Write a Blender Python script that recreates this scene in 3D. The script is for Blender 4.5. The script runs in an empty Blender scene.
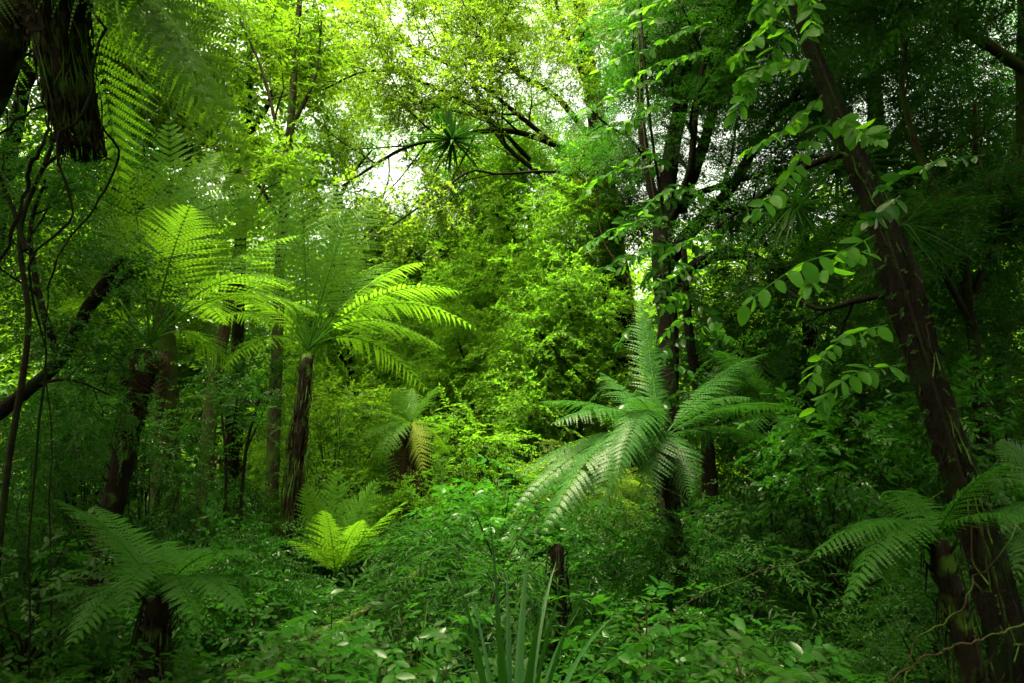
import bpy, math
import numpy as np
from mathutils import Vector

# ------------------------------------------------------------------ camera, sky, sun, exposure
scene = bpy.context.scene
COL = scene.collection
R = math.radians
F = 683.0                       # focal length in pixels for the 1024 px wide frame (24 mm on 36 mm)
PITCH = R(10.65)
CAM = np.array([0.0, 0.0, 1.6])
cd = bpy.data.cameras.new('camera'); cam = bpy.data.objects.new('camera', cd); COL.objects.link(cam)
cd.lens = 24.0; cd.sensor_width = 36.0; cd.clip_start = 0.05; cd.clip_end = 2000
cam.location = CAM; cam.rotation_euler = (R(90) + PITCH, 0, 0)
cd.dof.use_dof = True; cd.dof.focus_distance = 7.0; cd.dof.aperture_fstop = 4.0
scene.camera = cam

SUN_EL, SUN_AZ = R(74), R(-140)          # azimuth from +Y towards +X
world = bpy.data.worlds.new('World'); scene.world = world; world.use_nodes = True
wn = world.node_tree
sky = wn.nodes.new('ShaderNodeTexSky'); sky.sky_type = 'NISHITA'; sky.sun_disc = False
sky.sun_elevation = SUN_EL; sky.sun_rotation = SUN_AZ
sky.air_density = 1.0; sky.dust_density = 6.0; sky.ozone_density = 0.6
bg = wn.nodes['Background']; bg.inputs['Strength'].default_value = 0.115
wb = wn.nodes.new('ShaderNodeMix'); wb.data_type = 'RGBA'; wb.blend_type = 'MULTIPLY'; wb.inputs['Factor'].default_value = 1
wb.inputs['B'].default_value = (1.20, 1.0, .52, 1)          # the thin bright overcast is whiter than a clear sky
wn.links.new(sky.outputs[0], wb.inputs['A']); wn.links.new(wb.outputs['Result'], bg.inputs[0])
sd = bpy.data.lights.new('sun', 'SUN'); sun = bpy.data.objects.new('sun', sd); COL.objects.link(sun)
sd.energy = 4.2; sd.angle = R(30); sd.color = (1.0, 0.92, 0.66)
_dir = Vector((math.sin(SUN_AZ) * math.cos(SUN_EL), math.cos(SUN_AZ) * math.cos(SUN_EL), math.sin(SUN_EL)))
sun.rotation_euler = _dir.to_track_quat('Z', 'Y').to_euler()
sun.location = (0, 0, 40)

vs = scene.view_settings
vs.view_transform = 'Standard'; vs.look = 'None'; vs.gamma = 1.0; vs.use_curve_mapping = False
vs.exposure = 3.15
cy = scene.cycles
cy.max_bounces = 8; cy.diffuse_bounces = 6; cy.glossy_bounces = 3; cy.transmission_bounces = 6
cy.use_denoising = True
cy.caustics_reflective = False; cy.caustics_refractive = False

# ------------------------------------------------------------------ helpers
def rg(*k):
    return np.random.default_rng(abs(hash_(''.join(map(str, k)))) % (2**32))
def hash_(s):
    h = 2166136261
    for ch in s: h = ((h ^ ord(ch)) * 16777619) & 0xffffffff
    return h
def P(px, py, d):
    cx = (px - 512) / F; cyy = (341.5 - py) / F
    v = np.array([cx, math.cos(PITCH) - math.sin(PITCH) * cyy, math.sin(PITCH) + math.cos(PITCH) * cyy])
    return CAM + v * (d / v[1])
def PX(n, d):
    return n / F * d
def nrm(a):
    a = np.asarray(a, float); l = np.linalg.norm(a, axis=-1, keepdims=True)
    return a / np.maximum(l, 1e-9)
def ground_z(x, y):
    return (0.10 * np.sin(0.9 * x + 0.4) * np.cos(0.7 * y) + 0.06 * np.sin(2.3 * x + 1.7 * y)
            + 0.035 * np.maximum(y - 6, 0) * (y < 400) * np.exp(-np.maximum(y - 30, 0) / 30))

class MB:
    """collects triangles and quads, builds ONE mesh"""
    def __init__(s): s.v = []; s.a = []; s.f = []; s.n = 0
    def add(s, v, f, a=0.5):
        v = np.asarray(v, np.float32).reshape(-1, 3); f = np.asarray(f, np.int64)
        a = np.broadcast_to(np.asarray(a, np.float32), (len(v),))
        s.v.append(v); s.a.append(a); s.f.append(f + s.n); s.n += len(v)
    def tube(s, pts, rad, sides=6, a=0.5, rough=0.0, rng=None, cap=True):
        pts = np.asarray(pts, float); n = len(pts); rad = np.broadcast_to(np.asarray(rad, float), (n,))
        t = nrm(np.gradient(pts, axis=0))
        ref = np.array([0.0, 0, 1]) if abs(t[0][2]) < .9 else np.array([0.0, 1, 0])
        u = np.empty_like(t); u[0] = nrm(np.cross(t[0], ref))
        for i in range(1, n):
            q = u[i - 1] - t[i] * np.dot(u[i - 1], t[i]); u[i] = nrm(q)
        w = np.cross(t, u)
        th = np.arange(sides) * 2 * math.pi / sides
        rr = rad[:, None] * np.ones((1, sides))
        if rough and rng is not None: rr = rr * (1 + rough * rng.uniform(-1, 1, rr.shape))
        ring = pts[:, None] + rr[..., None] * (np.cos(th)[None, :, None] * u[:, None] + np.sin(th)[None, :, None] * w[:, None])
        i = np.arange(n - 1)[:, None]; j = np.arange(sides)[None]
        jn = (j + 1) % sides
        f = np.stack([i * sides + j, i * sides + jn, (i + 1) * sides + jn, (i + 1) * sides + j], -1).reshape(-1, 4)
        s.add(ring.reshape(-1, 3), f, a)
        if cap:
            k = s.n - n * sides
            top = np.arange(sides)
            s.add(pts[-1:] + t[-1:] * rad[-1] * .3, np.zeros((0, 3), int), a)
            s.f.append(np.stack([k + (n - 1) * sides + top, k + (n - 1) * sides + (top + 1) % sides, np.full(sides, s.n - 1)], -1))
    def build(s, name, mat, parent=None, smooth=True, origin=(0, 0, 0)):
        me = bpy.data.meshes.new(name)
        v = np.concatenate(s.v) - np.asarray(origin, np.float32); a = np.concatenate(s.a)
        fs = [f for f in s.f if len(f)]
        li = np.concatenate([f.reshape(-1) for f in fs]).astype(np.int32)
        sz = np.concatenate([np.full(len(f), f.shape[1]) for f in fs]).astype(np.int32)
        me.vertices.add(len(v)); me.vertices.foreach_set('co', v.astype(np.float32).ravel())
        me.loops.add(len(li)); me.loops.foreach_set('vertex_index', li)
        me.polygons.add(len(sz))
        me.polygons.foreach_set('loop_start', np.concatenate([[0], np.cumsum(sz)[:-1]]).astype(np.int32))
        me.polygons.foreach_set('use_smooth', np.full(len(sz), smooth))
        at = me.attributes.new('v', 'FLOAT', 'POINT'); at.data.foreach_set('value', a.astype(np.float32))
        me.update(calc_edges=True)
        me.materials.append(mat)
        o = bpy.data.objects.new(name, me); COL.objects.link(o)
        if parent is not None: o.parent = parent
        return o

def tag(o, label=None, cat=None, group=None, kind=None):
    if label: o['label'] = label
    if cat: o['category'] = cat
    if group: o['group'] = group
    if kind: o['kind'] = kind
    return o
def thing(name, loc, label, cat, group=None):
    o = bpy.data.objects.new(name, None); COL.objects.link(o); o.empty_display_size = .1
    o.location = [float(c) for c in loc]
    return tag(o, label, cat, group)
def copy_thing(root, loc, rz=0.0, sc=1.0, label=None, group=None):
    r = root.copy(); COL.objects.link(r); r.location = [float(c) for c in loc]
    r.rotation_euler = (0, 0, rz); r.scale = (sc, sc, sc)
    if label: r['label'] = label
    if group: r['group'] = group
    for ch in list(root.children):
        c = ch.copy(); COL.objects.link(c); c.parent = r
        for g in ch.children:
            q = g.copy(); COL.objects.link(q); q.parent = c
    return r

# ------------------------------------------------------------------ materials
def leaf_mat(name, dark, light, trans, rough=.42, tw=.45, spec=.5, hue=.0):
    dark, light, trans = [tuple(c * .76 for c in q) for q in (dark, light, trans)]
    m = bpy.data.materials.new(name); m.use_nodes = True; nt = m.node_tree; N = nt.nodes; L = nt.links
    pb = N['Principled BSDF']; out = N['Material Output']
    at = N.new('ShaderNodeAttribute'); at.attribute_name = 'v'
    tc = N.new('ShaderNodeTexCoord'); no = N.new('ShaderNodeTexNoise'); no.inputs['Scale'].default_value = 1.7; no.inputs['Detail'].default_value = 3
    L.new(tc.outputs['Object'], no.inputs['Vector'])
    ma = N.new('ShaderNodeMath'); ma.operation = 'MULTIPLY_ADD'; ma.inputs[1].default_value = .9
    L.new(at.outputs['Fac'], ma.inputs[0])
    mb = N.new('ShaderNodeMath'); mb.operation = 'MULTIPLY_ADD'; mb.inputs[1].default_value = .7; mb.inputs[2].default_value = -.32
    L.new(no.outputs['Fac'], mb.inputs[0]); L.new(mb.outputs[0], ma.inputs[2])
    mx = N.new('ShaderNodeMix'); mx.data_type = 'RGBA'; mx.clamp_factor = True
    mx.inputs['A'].default_value = (*dark, 1); mx.inputs['B'].default_value = (*light, 1)
    L.new(ma.outputs[0], mx.inputs['Factor'])
    L.new(mx.outputs['Result'], pb.inputs['Base Color'])
    pb.inputs['Roughness'].default_value = rough
    pb.inputs['Specular IOR Level'].default_value = spec
    tr = N.new('ShaderNodeBsdfTranslucent')
    mt = N.new('ShaderNodeMix'); mt.data_type = 'RGBA'; mt.clamp_factor = True
    mt.inputs['A'].default_value = (trans[0] * .55, trans[1] * .7, trans[2], 1); mt.inputs['B'].default_value = (*trans, 1)
    L.new(ma.outputs[0], mt.inputs['Factor']); L.new(mt.outputs['Result'], tr.inputs['Color'])
    ms = N.new('ShaderNodeMixShader'); ms.inputs[0].default_value = tw
    L.new(pb.outputs[0], ms.inputs[1]); L.new(tr.outputs[0], ms.inputs[2]); L.new(ms.outputs[0], out.inputs['Surface'])
    return m

def bark_mat(name, c0, c1, moss=(.03, .07, .008), moss_amt=.3, scale=6, stretch=.25, bump=.6):
    m = bpy.data.materials.new(name); m.use_nodes = True; nt = m.node_tree; N = nt.nodes; L = nt.links
    pb = N['Principled BSDF']; pb.inputs['Roughness'].default_value = .9; pb.inputs['Specular IOR Level'].default_value = .08
    tc = N.new('ShaderNodeTexCoord'); mp = N.new('ShaderNodeMapping'); mp.inputs['Scale'].default_value = (1, 1, stretch)
    L.new(tc.outputs['Object'], mp.inputs['Vector'])
    n1 = N.new('ShaderNodeTexNoise'); n1.inputs['Scale'].default_value = scale * 4; n1.inputs['Detail'].default_value = 6; n1.inputs['Roughness'].default_value = .7
    L.new(mp.outputs[0], n1.inputs['Vector'])
    n2 = N.new('ShaderNodeTexNoise'); n2.inputs['Scale'].default_value = scale * .6; n2.inputs['Detail'].default_value = 5
    L.new(tc.outputs['Object'], n2.inputs['Vector'])
    r1 = N.new('ShaderNodeValToRGB'); r1.color_ramp.elements[0].position = .35; r1.color_ramp.elements[1].position = .68
    r1.color_ramp.elements[0].color = (*c0, 1); r1.color_ramp.elements[1].color = (*c1, 1)
    L.new(n1.outputs['Fac'], r1.inputs[0])
    r2 = N.new('ShaderNodeValToRGB'); r2.color_ramp.elements[0].position = .62 - moss_amt * .4; r2.color_ramp.elements[1].position = .72 - moss_amt * .3
    L.new(n2.outputs['Fac'], r2.inputs[0])
    mx = N.new('ShaderNodeMix'); mx.data_type = 'RGBA'; mx.inputs['B'].default_value = (*moss, 1)
    L.new(r2.outputs[0], mx.inputs['Factor']); L.new(r1.outputs[0], mx.inputs['A']); L.new(mx.outputs['Result'], pb.inputs['Base Color'])
    bp = N.new('ShaderNodeBump'); bp.inputs['Strength'].default_value = bump; bp.inputs['Distance'].default_value = .03
    L.new(n1.outputs['Fac'], bp.inputs['Height']); L.new(bp.outputs[0], pb.inputs['Normal'])
    return m

M = {}
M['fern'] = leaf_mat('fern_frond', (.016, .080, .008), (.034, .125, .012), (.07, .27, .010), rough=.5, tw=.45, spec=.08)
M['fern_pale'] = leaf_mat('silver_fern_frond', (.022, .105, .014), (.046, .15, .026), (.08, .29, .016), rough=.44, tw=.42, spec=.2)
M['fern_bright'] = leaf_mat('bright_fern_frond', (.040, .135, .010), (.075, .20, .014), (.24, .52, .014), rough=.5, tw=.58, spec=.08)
M['fern_yellow'] = leaf_mat('yellowing_frond', (.13, .21, .02), (.24, .31, .035), (.34, .46, .03), rough=.5, tw=.45, spec=.3)
M['fern_dead'] = leaf_mat('dead_frond', (.020, .013, .005), (.050, .034, .013), (.03, .02, .006), rough=.85, tw=.2, spec=.15)
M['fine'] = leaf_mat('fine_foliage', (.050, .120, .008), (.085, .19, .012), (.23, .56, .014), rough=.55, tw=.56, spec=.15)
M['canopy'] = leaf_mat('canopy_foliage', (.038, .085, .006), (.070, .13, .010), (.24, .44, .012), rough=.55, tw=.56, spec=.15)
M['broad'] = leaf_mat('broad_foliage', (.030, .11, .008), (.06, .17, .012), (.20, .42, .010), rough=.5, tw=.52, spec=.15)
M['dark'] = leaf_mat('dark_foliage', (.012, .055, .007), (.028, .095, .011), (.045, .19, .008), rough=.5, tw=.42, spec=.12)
M['glossy'] = leaf_mat('glossy_shrub_leaf', (.012, .072, .008), (.028, .130, .011), (.07, .29, .010), rough=.28, tw=.40, spec=.18)
M['vine'] = leaf_mat('vine_leaf', (.026, .12, .010), (.050, .18, .014), (.18, .52, .012), rough=.5, tw=.58, spec=.1)
M['sword'] = leaf_mat('sword_leaf', (.008, .060, .008), (.018, .095, .014), (.04, .16, .008), rough=.42, tw=.25, spec=.3)
M['sedge'] = leaf_mat('sedge_blade', (.040, .09, .016), (.11, .15, .045), (.10, .20, .02), rough=.5, tw=.3, spec=.3)
M['bark'] = bark_mat('dark_bark', (.003, .0029, .0016), (.010, .0092, .005), moss=(.006, .015, .002), moss_amt=.4, stretch=.5, bump=1.0)
M['black'] = bark_mat('wet_black_bark', (.0015, .0014, .0009), (.0065, .006, .0032), moss=(.004, .012, .0015), moss_amt=.35, stretch=.7, bump=1.2)
M['mossy'] = bark_mat('mossy_bark', (.010, .009, .005), (.035, .031, .014), moss=(.022, .045, .007), moss_amt=.6)
M['fernbark'] = bark_mat('fern_trunk_fibre', (.003, .0027, .0015), (.011, .0095, .005), moss_amt=.2, scale=10, stretch=.12, bump=1.0)
M['fernvine'] = bark_mat('old_vine', (.010, .008, .005), (.035, .028, .016), moss_amt=.4)
M['pale'] = bark_mat('pale_bark', (.012, .010, .006), (.038, .033, .02), moss_amt=.4)
M['root'] = bark_mat('hanging_root', (.02, .016, .009), (.075, .06, .034), moss_amt=.3)
M['stipe'] = bark_mat('fern_stipe', (.012, .016, .005), (.03, .04, .012), moss_amt=.3)

# ------------------------------------------------------------------ leaf templates (verts, tris, v)
def kite(base, d, up, L, W, fold=.15, bend=.0):
    """folded leaf: 4 verts 2 tris, vectorised"""
    base = np.asarray(base, float); d = nrm(d); side = nrm(np.cross(d, up)); n = np.cross(side, d)
    L = np.asarray(L, float).reshape(-1, 1); W = np.asarray(W, float).reshape(-1, 1)
    mid = base + d * L * .45
    v = np.stack([base, mid + side * W * .5 + n * W * fold, base + d * L - n * L * bend, mid - side * W * .5 + n * W * fold], 1)
    k = len(v); o = np.arange(k)[:, None] * 4
    f = np.concatenate([o + [0, 1, 2], o + [0, 2, 3]], 0)
    return v.reshape(-1, 3), f
_st = np.array([0, .12, .36, .66, .88, 1.0]); _hw = np.array([0, .30, .5, .44, .24, 0])
def oval(base, d, up, L, W, fold=.18, bend=.12, st=_st, hw=_hw):
    """leaf with a midrib and curved outline: 14 verts"""
    base = np.asarray(base, float); d = nrm(d); side = nrm(np.cross(d, up)); n = np.cross(side, d)
    k = len(base); L = np.broadcast_to(np.asarray(L, float).reshape(-1, 1), (k, 1)); W = np.broadcast_to(np.asarray(W, float).reshape(-1, 1), (k, 1))
    mids = [base + d * L * s - n * L * bend * s * s for s in st]
    ed = []
    for sg in (1, -1):
        for i in range(1, 5):
            ed.append(mids[i] + sg * side * W * hw[i] + n * W * hw[i] * fold)
    v = np.stack(mids + ed, 1)
    o = np.arange(k)[:, None] * 14
    tr = [[0, 1, 6], [4, 5, 9], [0, 10, 1], [4, 13, 5]]
    qd = []
    for i in range(3):
        qd.append([i + 1, i + 2, 7 + i, 6 + i]); qd.append([i + 2, i + 1, 10 + i, 11 + i])
    T = np.concatenate([o + t for t in tr], 0); Q = np.concatenate([o + q for q in qd], 0)
    return v.reshape(-1, 3), T, Q

def spray_fine(seed, ntw=13, nl=7, ll=.10, lw=.040, droop=.28):
    r = rg('fine', seed); B = []; D = []; S = []
    for i in range(ntw):
        u = .12 + .88 * i / (ntw - 1); sg = 1 if i % 2 else -1
        p = np.array([u, 0, .05 * u - droop * u * u]); L = .48 * (1 - .62 * u) * r.uniform(.7, 1.2)
        ang = sg * R(r.uniform(38, 62)); d = nrm([math.cos(ang), math.sin(ang), r.uniform(-.35, .05)])
        if i == ntw - 1: d = nrm([1, 0, -.5])
        for j in range(nl):
            t = (j + .7) / nl; q = p + d * L * t + np.array([0, 0, -.22 * L * t * t])
            a2 = R(50) * (1 if j % 2 else -1) * r.uniform(.5, 1.2) * (0 if j == nl - 1 else 1)
            e = np.array([d[0] * math.cos(a2) - d[1] * math.sin(a2), d[0] * math.sin(a2) + d[1] * math.cos(a2), d[2] + r.uniform(-.3, .15)])
            B.append(q); D.append(e); S.append(r.uniform(.65, 1.25))
    B = np.array(B); D = np.array(D); S = np.array(S)
    up = np.tile([0, 0, 1.0], (len(B), 1)) + r.normal(0, .35, (len(B), 3))
    v, f = kite(B, D, up, ll * S, lw * S, fold=.2)
    return v, f, np.repeat(r.uniform(-.25, .25, len(B)), 4)
def spray_broad(seed, n=11, ll=.30, lw=.14, droop=.2):
    r = rg('broad', seed); B = []; D = []; S = []
    for i in range(n):
        u = .15 + .85 * i / (n - 1); sg = 1 if i % 2 else -1
        ang = sg * R(r.uniform(35, 75)); 
        if i == n - 1: ang = 0
        B.append([u, 0, -droop * u * u]); D.append([math.cos(ang), math.sin(ang), r.uniform(-.55, .2)]); S.append(r.uniform(.6, 1.2))
    B = np.array(B); D = np.array(D); S = np.array(S)
    up = np.tile([0, 0, 1.0], (n, 1)) + r.normal(0, .35, (n, 3))
    v, f = kite(B, D, up, ll * S, lw * S, fold=.18, bend=.12)
    return v, f, np.repeat(r.uniform(-.25, .25, n), 4)
def spray_oval(seed, n=10, ll=.30, lw=.125, droop=.2):
    r = rg('oval', seed); B = []; D = []; S = []
    for i in range(n):
        u = .2 + .8 * i / (n - 1); sg = 1 if i % 2 else -1
        ang = sg * R(r.uniform(40, 80))
        if i == n - 1: ang = 0
        B.append([u, 0, -droop * u * u]); D.append([math.cos(ang), math.sin(ang), r.uniform(-.5, .25)]); S.append(r.uniform(.55, 1.15))
    B = np.array(B); D = np.array(D); S = np.array(S)
    up = np.tile([0, 0, 1.0], (n, 1)) + r.normal(0, .35, (n, 3))
    v, T, Q = oval(B, D, up, ll * S, lw * S)
    Q2 = np.concatenate([Q[:, [0, 1, 2]], Q[:, [0, 2, 3]]])
    return v, np.concatenate([T, Q2]), np.repeat(r.uniform(-.3, .3, n), 14)
def spray_tuft(seed, nt=5, nl=8, ll=.125, lw=.062, droop=.35):
    r = rg('tuft', seed); B = []; D = []; S = []
    for i in range(nt):
        u = .1 + .7 * i / nt; a = r.uniform(-1.1, 1.1); d = nrm([math.cos(a), math.sin(a), r.uniform(-.3, .3)]); p = np.array([u, 0, -droop * u * u]); l = r.uniform(.28, .5)
        for j in range(nl):
            t = (j + 1) / nl; q = p + d * l * t + [0, 0, -.3 * l * t * t]
            e = nrm(d + r.normal(0, .75, 3) + [0, 0, -.25]); B.append(q); D.append(e); S.append(r.uniform(.6, 1.3))
    B = np.array(B); D = np.array(D); S = np.array(S); up = np.tile([0, 0, 1.0], (len(B), 1)) + r.normal(0, .5, (len(B), 3))
    v, f = kite(B, D, up, ll * S, lw * S, fold=.2)
    return v, f, np.repeat(r.uniform(-.28, .28, len(B)), 4)
SPR = {'tuft': [spray_tuft(i) for i in range(5)], 'fine': [spray_fine(i) for i in range(4)],
       'feather': [spray_fine(10 + i, ntw=13, nl=6, ll=.095, lw=.030, droop=.40) for i in range(3)],
       'broad': [spray_broad(i) for i in range(4)],
       'small': [spray_broad(10 + i, n=17, ll=.17, lw=.075, droop=.25) for i in range(3)],
       'oval': [spray_oval(i) for i in range(4)],
       'lance': [spray_broad(20 + i, n=15, ll=.26, lw=.06, droop=.4) for i in range(3)]}

def frames(d, roll, upref=None):
    """rows: x=d, y, z rotation matrices for N directions with a random roll about d"""
    d = nrm(d); up = np.tile([0, 0, 1.0], (len(d), 1)) if upref is None else upref
    y = nrm(np.cross(up, d) + 1e-6); z = np.cross(d, y)
    c = np.cos(roll)[:, None]; s = np.sin(roll)[:, None]
    return np.stack([d, y * c + z * s, z * c - y * s], 1)
def put_sprays(mb, kind, pos, dirs, scale, roll, v0):
    ts = SPR[kind]; n = len(pos); which = np.arange(n) % len(ts)
    for k, (tv, tf, ta) in enumerate(ts):
        ix = np.where(which == k)[0]
        if not len(ix): continue
        fr = frames(dirs[ix], roll[ix])
        V = np.einsum('tk,nkj->ntj', tv, fr) * scale[ix][:, None, None] + pos[ix][:, None]
        Fi = (tf[None] + (np.arange(len(ix)) * len(tv))[:, None, None]).reshape(-1, 3)
        A = np.clip(v0[ix][:, None] + ta[None], 0, 1)
        mb.add(V.reshape(-1, 3), Fi, A.ravel())

def crown_cloud(mb, rng, c, rad, kind, nclump, per, scale, sig=.4, droop=.35, shell=.55, vmean=.5, keep=None):
    """foliage of a crown: clumps through an ellipsoid's volume, mostly near its surface, gaps between"""
    c = np.asarray(c, float); rad = np.asarray(rad, float)
    d = nrm(rng.normal(0, 1, (nclump, 3))); rr = shell + (1 - shell) * rng.uniform(0, 1, nclump) ** .6
    rr = rr * rng.uniform(.82, 1.18, nclump)
    cc = c + d * rr[:, None] * rad
    if keep is not None: k = keep(cc); cc = cc[k]; d = d[k]
    n = len(cc)
    if n == 0: return cc
    sz = rng.uniform(.6, 1.35, n)
    pos = np.repeat(cc, per, 0) + rng.normal(0, 1, (n * per, 3)) * np.repeat(sz, per)[:, None] * sig * np.array([1, 1, .6])
    dr = np.repeat(d, per, 0) * [1, 1, .4] + rng.normal(0, .55, (n * per, 3)) * [1, 1, .5] + [0, 0, -droop * .5]
    put_sprays(mb, kind, pos, dr, scale * rng.uniform(.65, 1.25, n * per), rng.normal(0, .45, n * per),
               np.clip(np.repeat(rng.normal(vmean, .2, n), per), 0, 1))
    return cc

# ------------------------------------------------------------------ branching
def curve(pts, n):
    """Catmull-Rom through points"""
    p = np.asarray(pts, float); p = np.vstack([2 * p[0] - p[1], p, 2 * p[-1] - p[-2]])
    out = []; m = len(p) - 3
    for t in np.linspace(0, m, n):
        i = min(int(t), m - 1); u = t - i; a, b, c, d = p[i:i + 4]
        out.append(.5 * ((2 * b) + (c - a) * u + (2 * a - 5 * b + 4 * c - d) * u * u + (3 * b - a - 3 * c + d) * u ** 3))
    return np.array(out)
def radii(rs, n):
    return np.interp(np.linspace(0, 1, n), np.linspace(0, 1, len(rs)), rs)
def grow(mb, rng, pts, r0, r1, lev, nch, lf=.55, bias=(0, 0, .1), s0=.25, sides=5, tips=None, wig=.08, ang=(30, 65)):
    """adds side branches (recursively) of a limb; collects (pos, dir) along the last branches"""
    n = len(pts); seg = np.linalg.norm(np.diff(pts, axis=0), axis=1); L = seg.sum()
    for k in range(nch):
        s = s0 + (1 - s0) * (k + rng.uniform(.1, .9)) / nch
        i = min(int(s * (n - 1)), n - 2); p = pts[i] + (pts[i + 1] - pts[i]) * (s * (n - 1) - i)
        t = nrm(pts[i + 1] - pts[i]); q = nrm(np.cross(t, rng.normal(0, 1, 3)))
        a = R(rng.uniform(*ang)); d = nrm(t * math.cos(a) + q * math.sin(a) + np.asarray(bias))
        l = L * lf * (1 - .45 * s) * rng.uniform(.7, 1.25)
        m = 6; cp = [p]; dd = d
        for j in range(m - 1):
            dd = nrm(dd + rng.normal(0, wig * 2.2, 3) + np.asarray(bias) * .35); cp.append(cp[-1] + dd * l / (m - 1))
        cp = np.array(cp); ra = (r0 + (r1 - r0) * s) * .6
        mb.tube(cp, np.linspace(ra, max(ra * .3, .004), m), sides=sides if lev > 1 else 4, a=.5, cap=False)
        if lev > 1:
            grow(mb, rng, cp, ra, ra * .3, lev - 1, max(3, int(nch * .75)), lf, bias, .2, 4, tips, wig, ang)
        if tips is not None and lev <= 2:
            for j in range(2 if lev == 2 else 1, m):
                tips.append((cp[j], nrm(cp[j] - cp[j - 1])))

def tips_foliage(mb, rng, tips, kind, per, scale, sig=.12, droop=.3, vmean=.5, keep=None):
    pos = np.array([t[0] for t in tips]); dr = np.array([t[1] for t in tips])
    pos = np.repeat(pos, per, 0); dr = np.repeat(dr, per, 0); n = len(pos)
    cl = np.repeat(rng.normal(vmean, .18, len(tips)), per)
    pos = pos + rng.normal(0, sig, (n, 3)); dr = dr + rng.normal(0, .6, (n, 3)) * [1, 1, .5] + [0, 0, -droop]
    if keep is not None: k = keep(pos); pos = pos[k]; dr = dr[k]; cl = cl[k]; n = len(pos)
    put_sprays(mb, kind, pos, dr, scale * rng.uniform(.6, 1.3, n), rng.normal(0, .5, n), np.clip(cl, 0, 1))

# ------------------------------------------------------------------ fern fronds
def frond_mesh(P0, P1, P2, npin=26, W=.32, m=9, up=(0, 0, 1), sweep=28, stipe=.16, droop=.25, rng=None, rr=.007, miss=.03, prof=.62, wid=.9, fill=.6):
    """bipinnate frond along a quadratic curve: rachis, pinnae on both sides, lobes on each pinna"""
    mb = MB(); rng = rng or rg(1)
    P0, P1, P2 = (np.asarray(p, float) for p in (P0, P1, P2))
    bz = lambda s: ((1 - s) ** 2)[:, None] * P0 + (2 * s * (1 - s))[:, None] * P1 + (s * s)[:, None] * P2
    bt = lambda s: nrm((2 * (1 - s))[:, None] * (P1 - P0) + (2 * s)[:, None] * (P2 - P1) + 1e-9)
    s = np.linspace(0, 1, 16)
    mb.tube(bz(s), rr * (1 - .85 * s), sides=5, a=.15, cap=False)
    u = (np.arange(npin) + .5) / npin; s = stipe + (1 - stipe) * u ** 1.05
    p = bz(s); t = bt(s); upv = np.tile(np.asarray(up, float), (npin, 1))
    lat = nrm(np.cross(t, upv)); nn = np.cross(lat, t)
    le = W * np.maximum(np.sin(math.pi * np.clip(u, 0, 1) ** prof) ** .75, .02)
    B = []; D = []; UP = []; LL = []; WW = []; VV = []
    sw = R(sweep)
    for sg in (1, -1):
        l = le * rng.uniform(.88, 1.08, npin) * (rng.uniform(0, 1, npin) > miss)
        swj = sw + rng.normal(0, .05, npin) + .25 * u
        dr = droop * rng.uniform(.6, 1.4, npin)
        d = lat * (sg * np.cos(swj))[:, None] + t * np.sin(swj)[:, None]
        x = (np.arange(m) + .6) / m
        ax = p[:, None] + d[:, None] * (l[:, None] * x)[..., None] - nn[:, None] * (l * dr)[:, None, None] * (x * x)[None, :, None]
        dx = nrm(d[:, None] - nn[:, None] * (2 * dr)[:, None, None] * x[None, :, None])
        pn = nrm(np.cross(dx, np.broadcast_to(np.cross(nn, d)[:, None], dx.shape)))
        pn = np.where((pn * nn[:, None]).sum(-1, keepdims=True) < 0, -pn, pn)
        ps = nrm(np.cross(pn, dx))
        spc = np.linalg.norm(P2 - P0) * 1.06 * (1 - stipe) / npin
        pl = np.minimum(l[:, None] * .30 + .004, spc * fill) * np.maximum(1 - x ** 1.6, .12)[None] * np.minimum(1, .55 + 2 * x)[None]
        for s2 in (1, -1):
            e = ps * s2 * math.cos(.42) + dx * math.sin(.42) + rng.normal(0, .05, dx.shape)
            B.append(ax.reshape(-1, 3)); D.append(e.reshape(-1, 3)); UP.append(pn.reshape(-1, 3))
            LL.append(pl.ravel()); WW.append(np.broadcast_to(l[:, None] / m * wid * 1.15, pl.shape).ravel())
            VV.append(np.repeat(rng.uniform(.25, .75, npin), m))
        # midrib of the pinna
        wv = nrm(np.cross(d, nn)) * .0022
        e0 = p; e1 = p + d * (l * .97)[:, None] - nn * (l * dr * .94)[:, None]; em = p + d * (l * .5)[:, None] - nn * (l * dr * .25)[:, None]
        V = np.stack([e0 + wv, em + wv, e1, em - wv, e0 - wv], 1); o = np.arange(npin)[:, None] * 5
        mb.add(V.reshape(-1, 3), np.concatenate([o + [0, 1, 3], o + [1, 2, 3], o + [0, 3, 4]]), .3)
    B = np.concatenate(B); D = np.concatenate(D); UP = np.concatenate(UP); LL = np.concatenate(LL); WW = np.concatenate(WW); VV = np.concatenate(VV)
    ok = LL > .002; B, D, UP, LL, WW, VV = B[ok], D[ok], UP[ok], LL[ok], WW[ok], VV[ok]
    D = nrm(D); side = nrm(np.cross(D, UP)); w = WW[:, None] * .5; l = LL[:, None]
    V = np.stack([B - side * w, B + D * l * .6 - side * w * .8, B + D * l, B + D * l * .6 + side * w * .8, B + side * w], 1)
    o = np.arange(len(B))[:, None] * 5
    mb.add(V.reshape(-1, 3), o + [0, 1, 2, 3, 4], np.repeat(VV, 5))
    return mb

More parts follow.
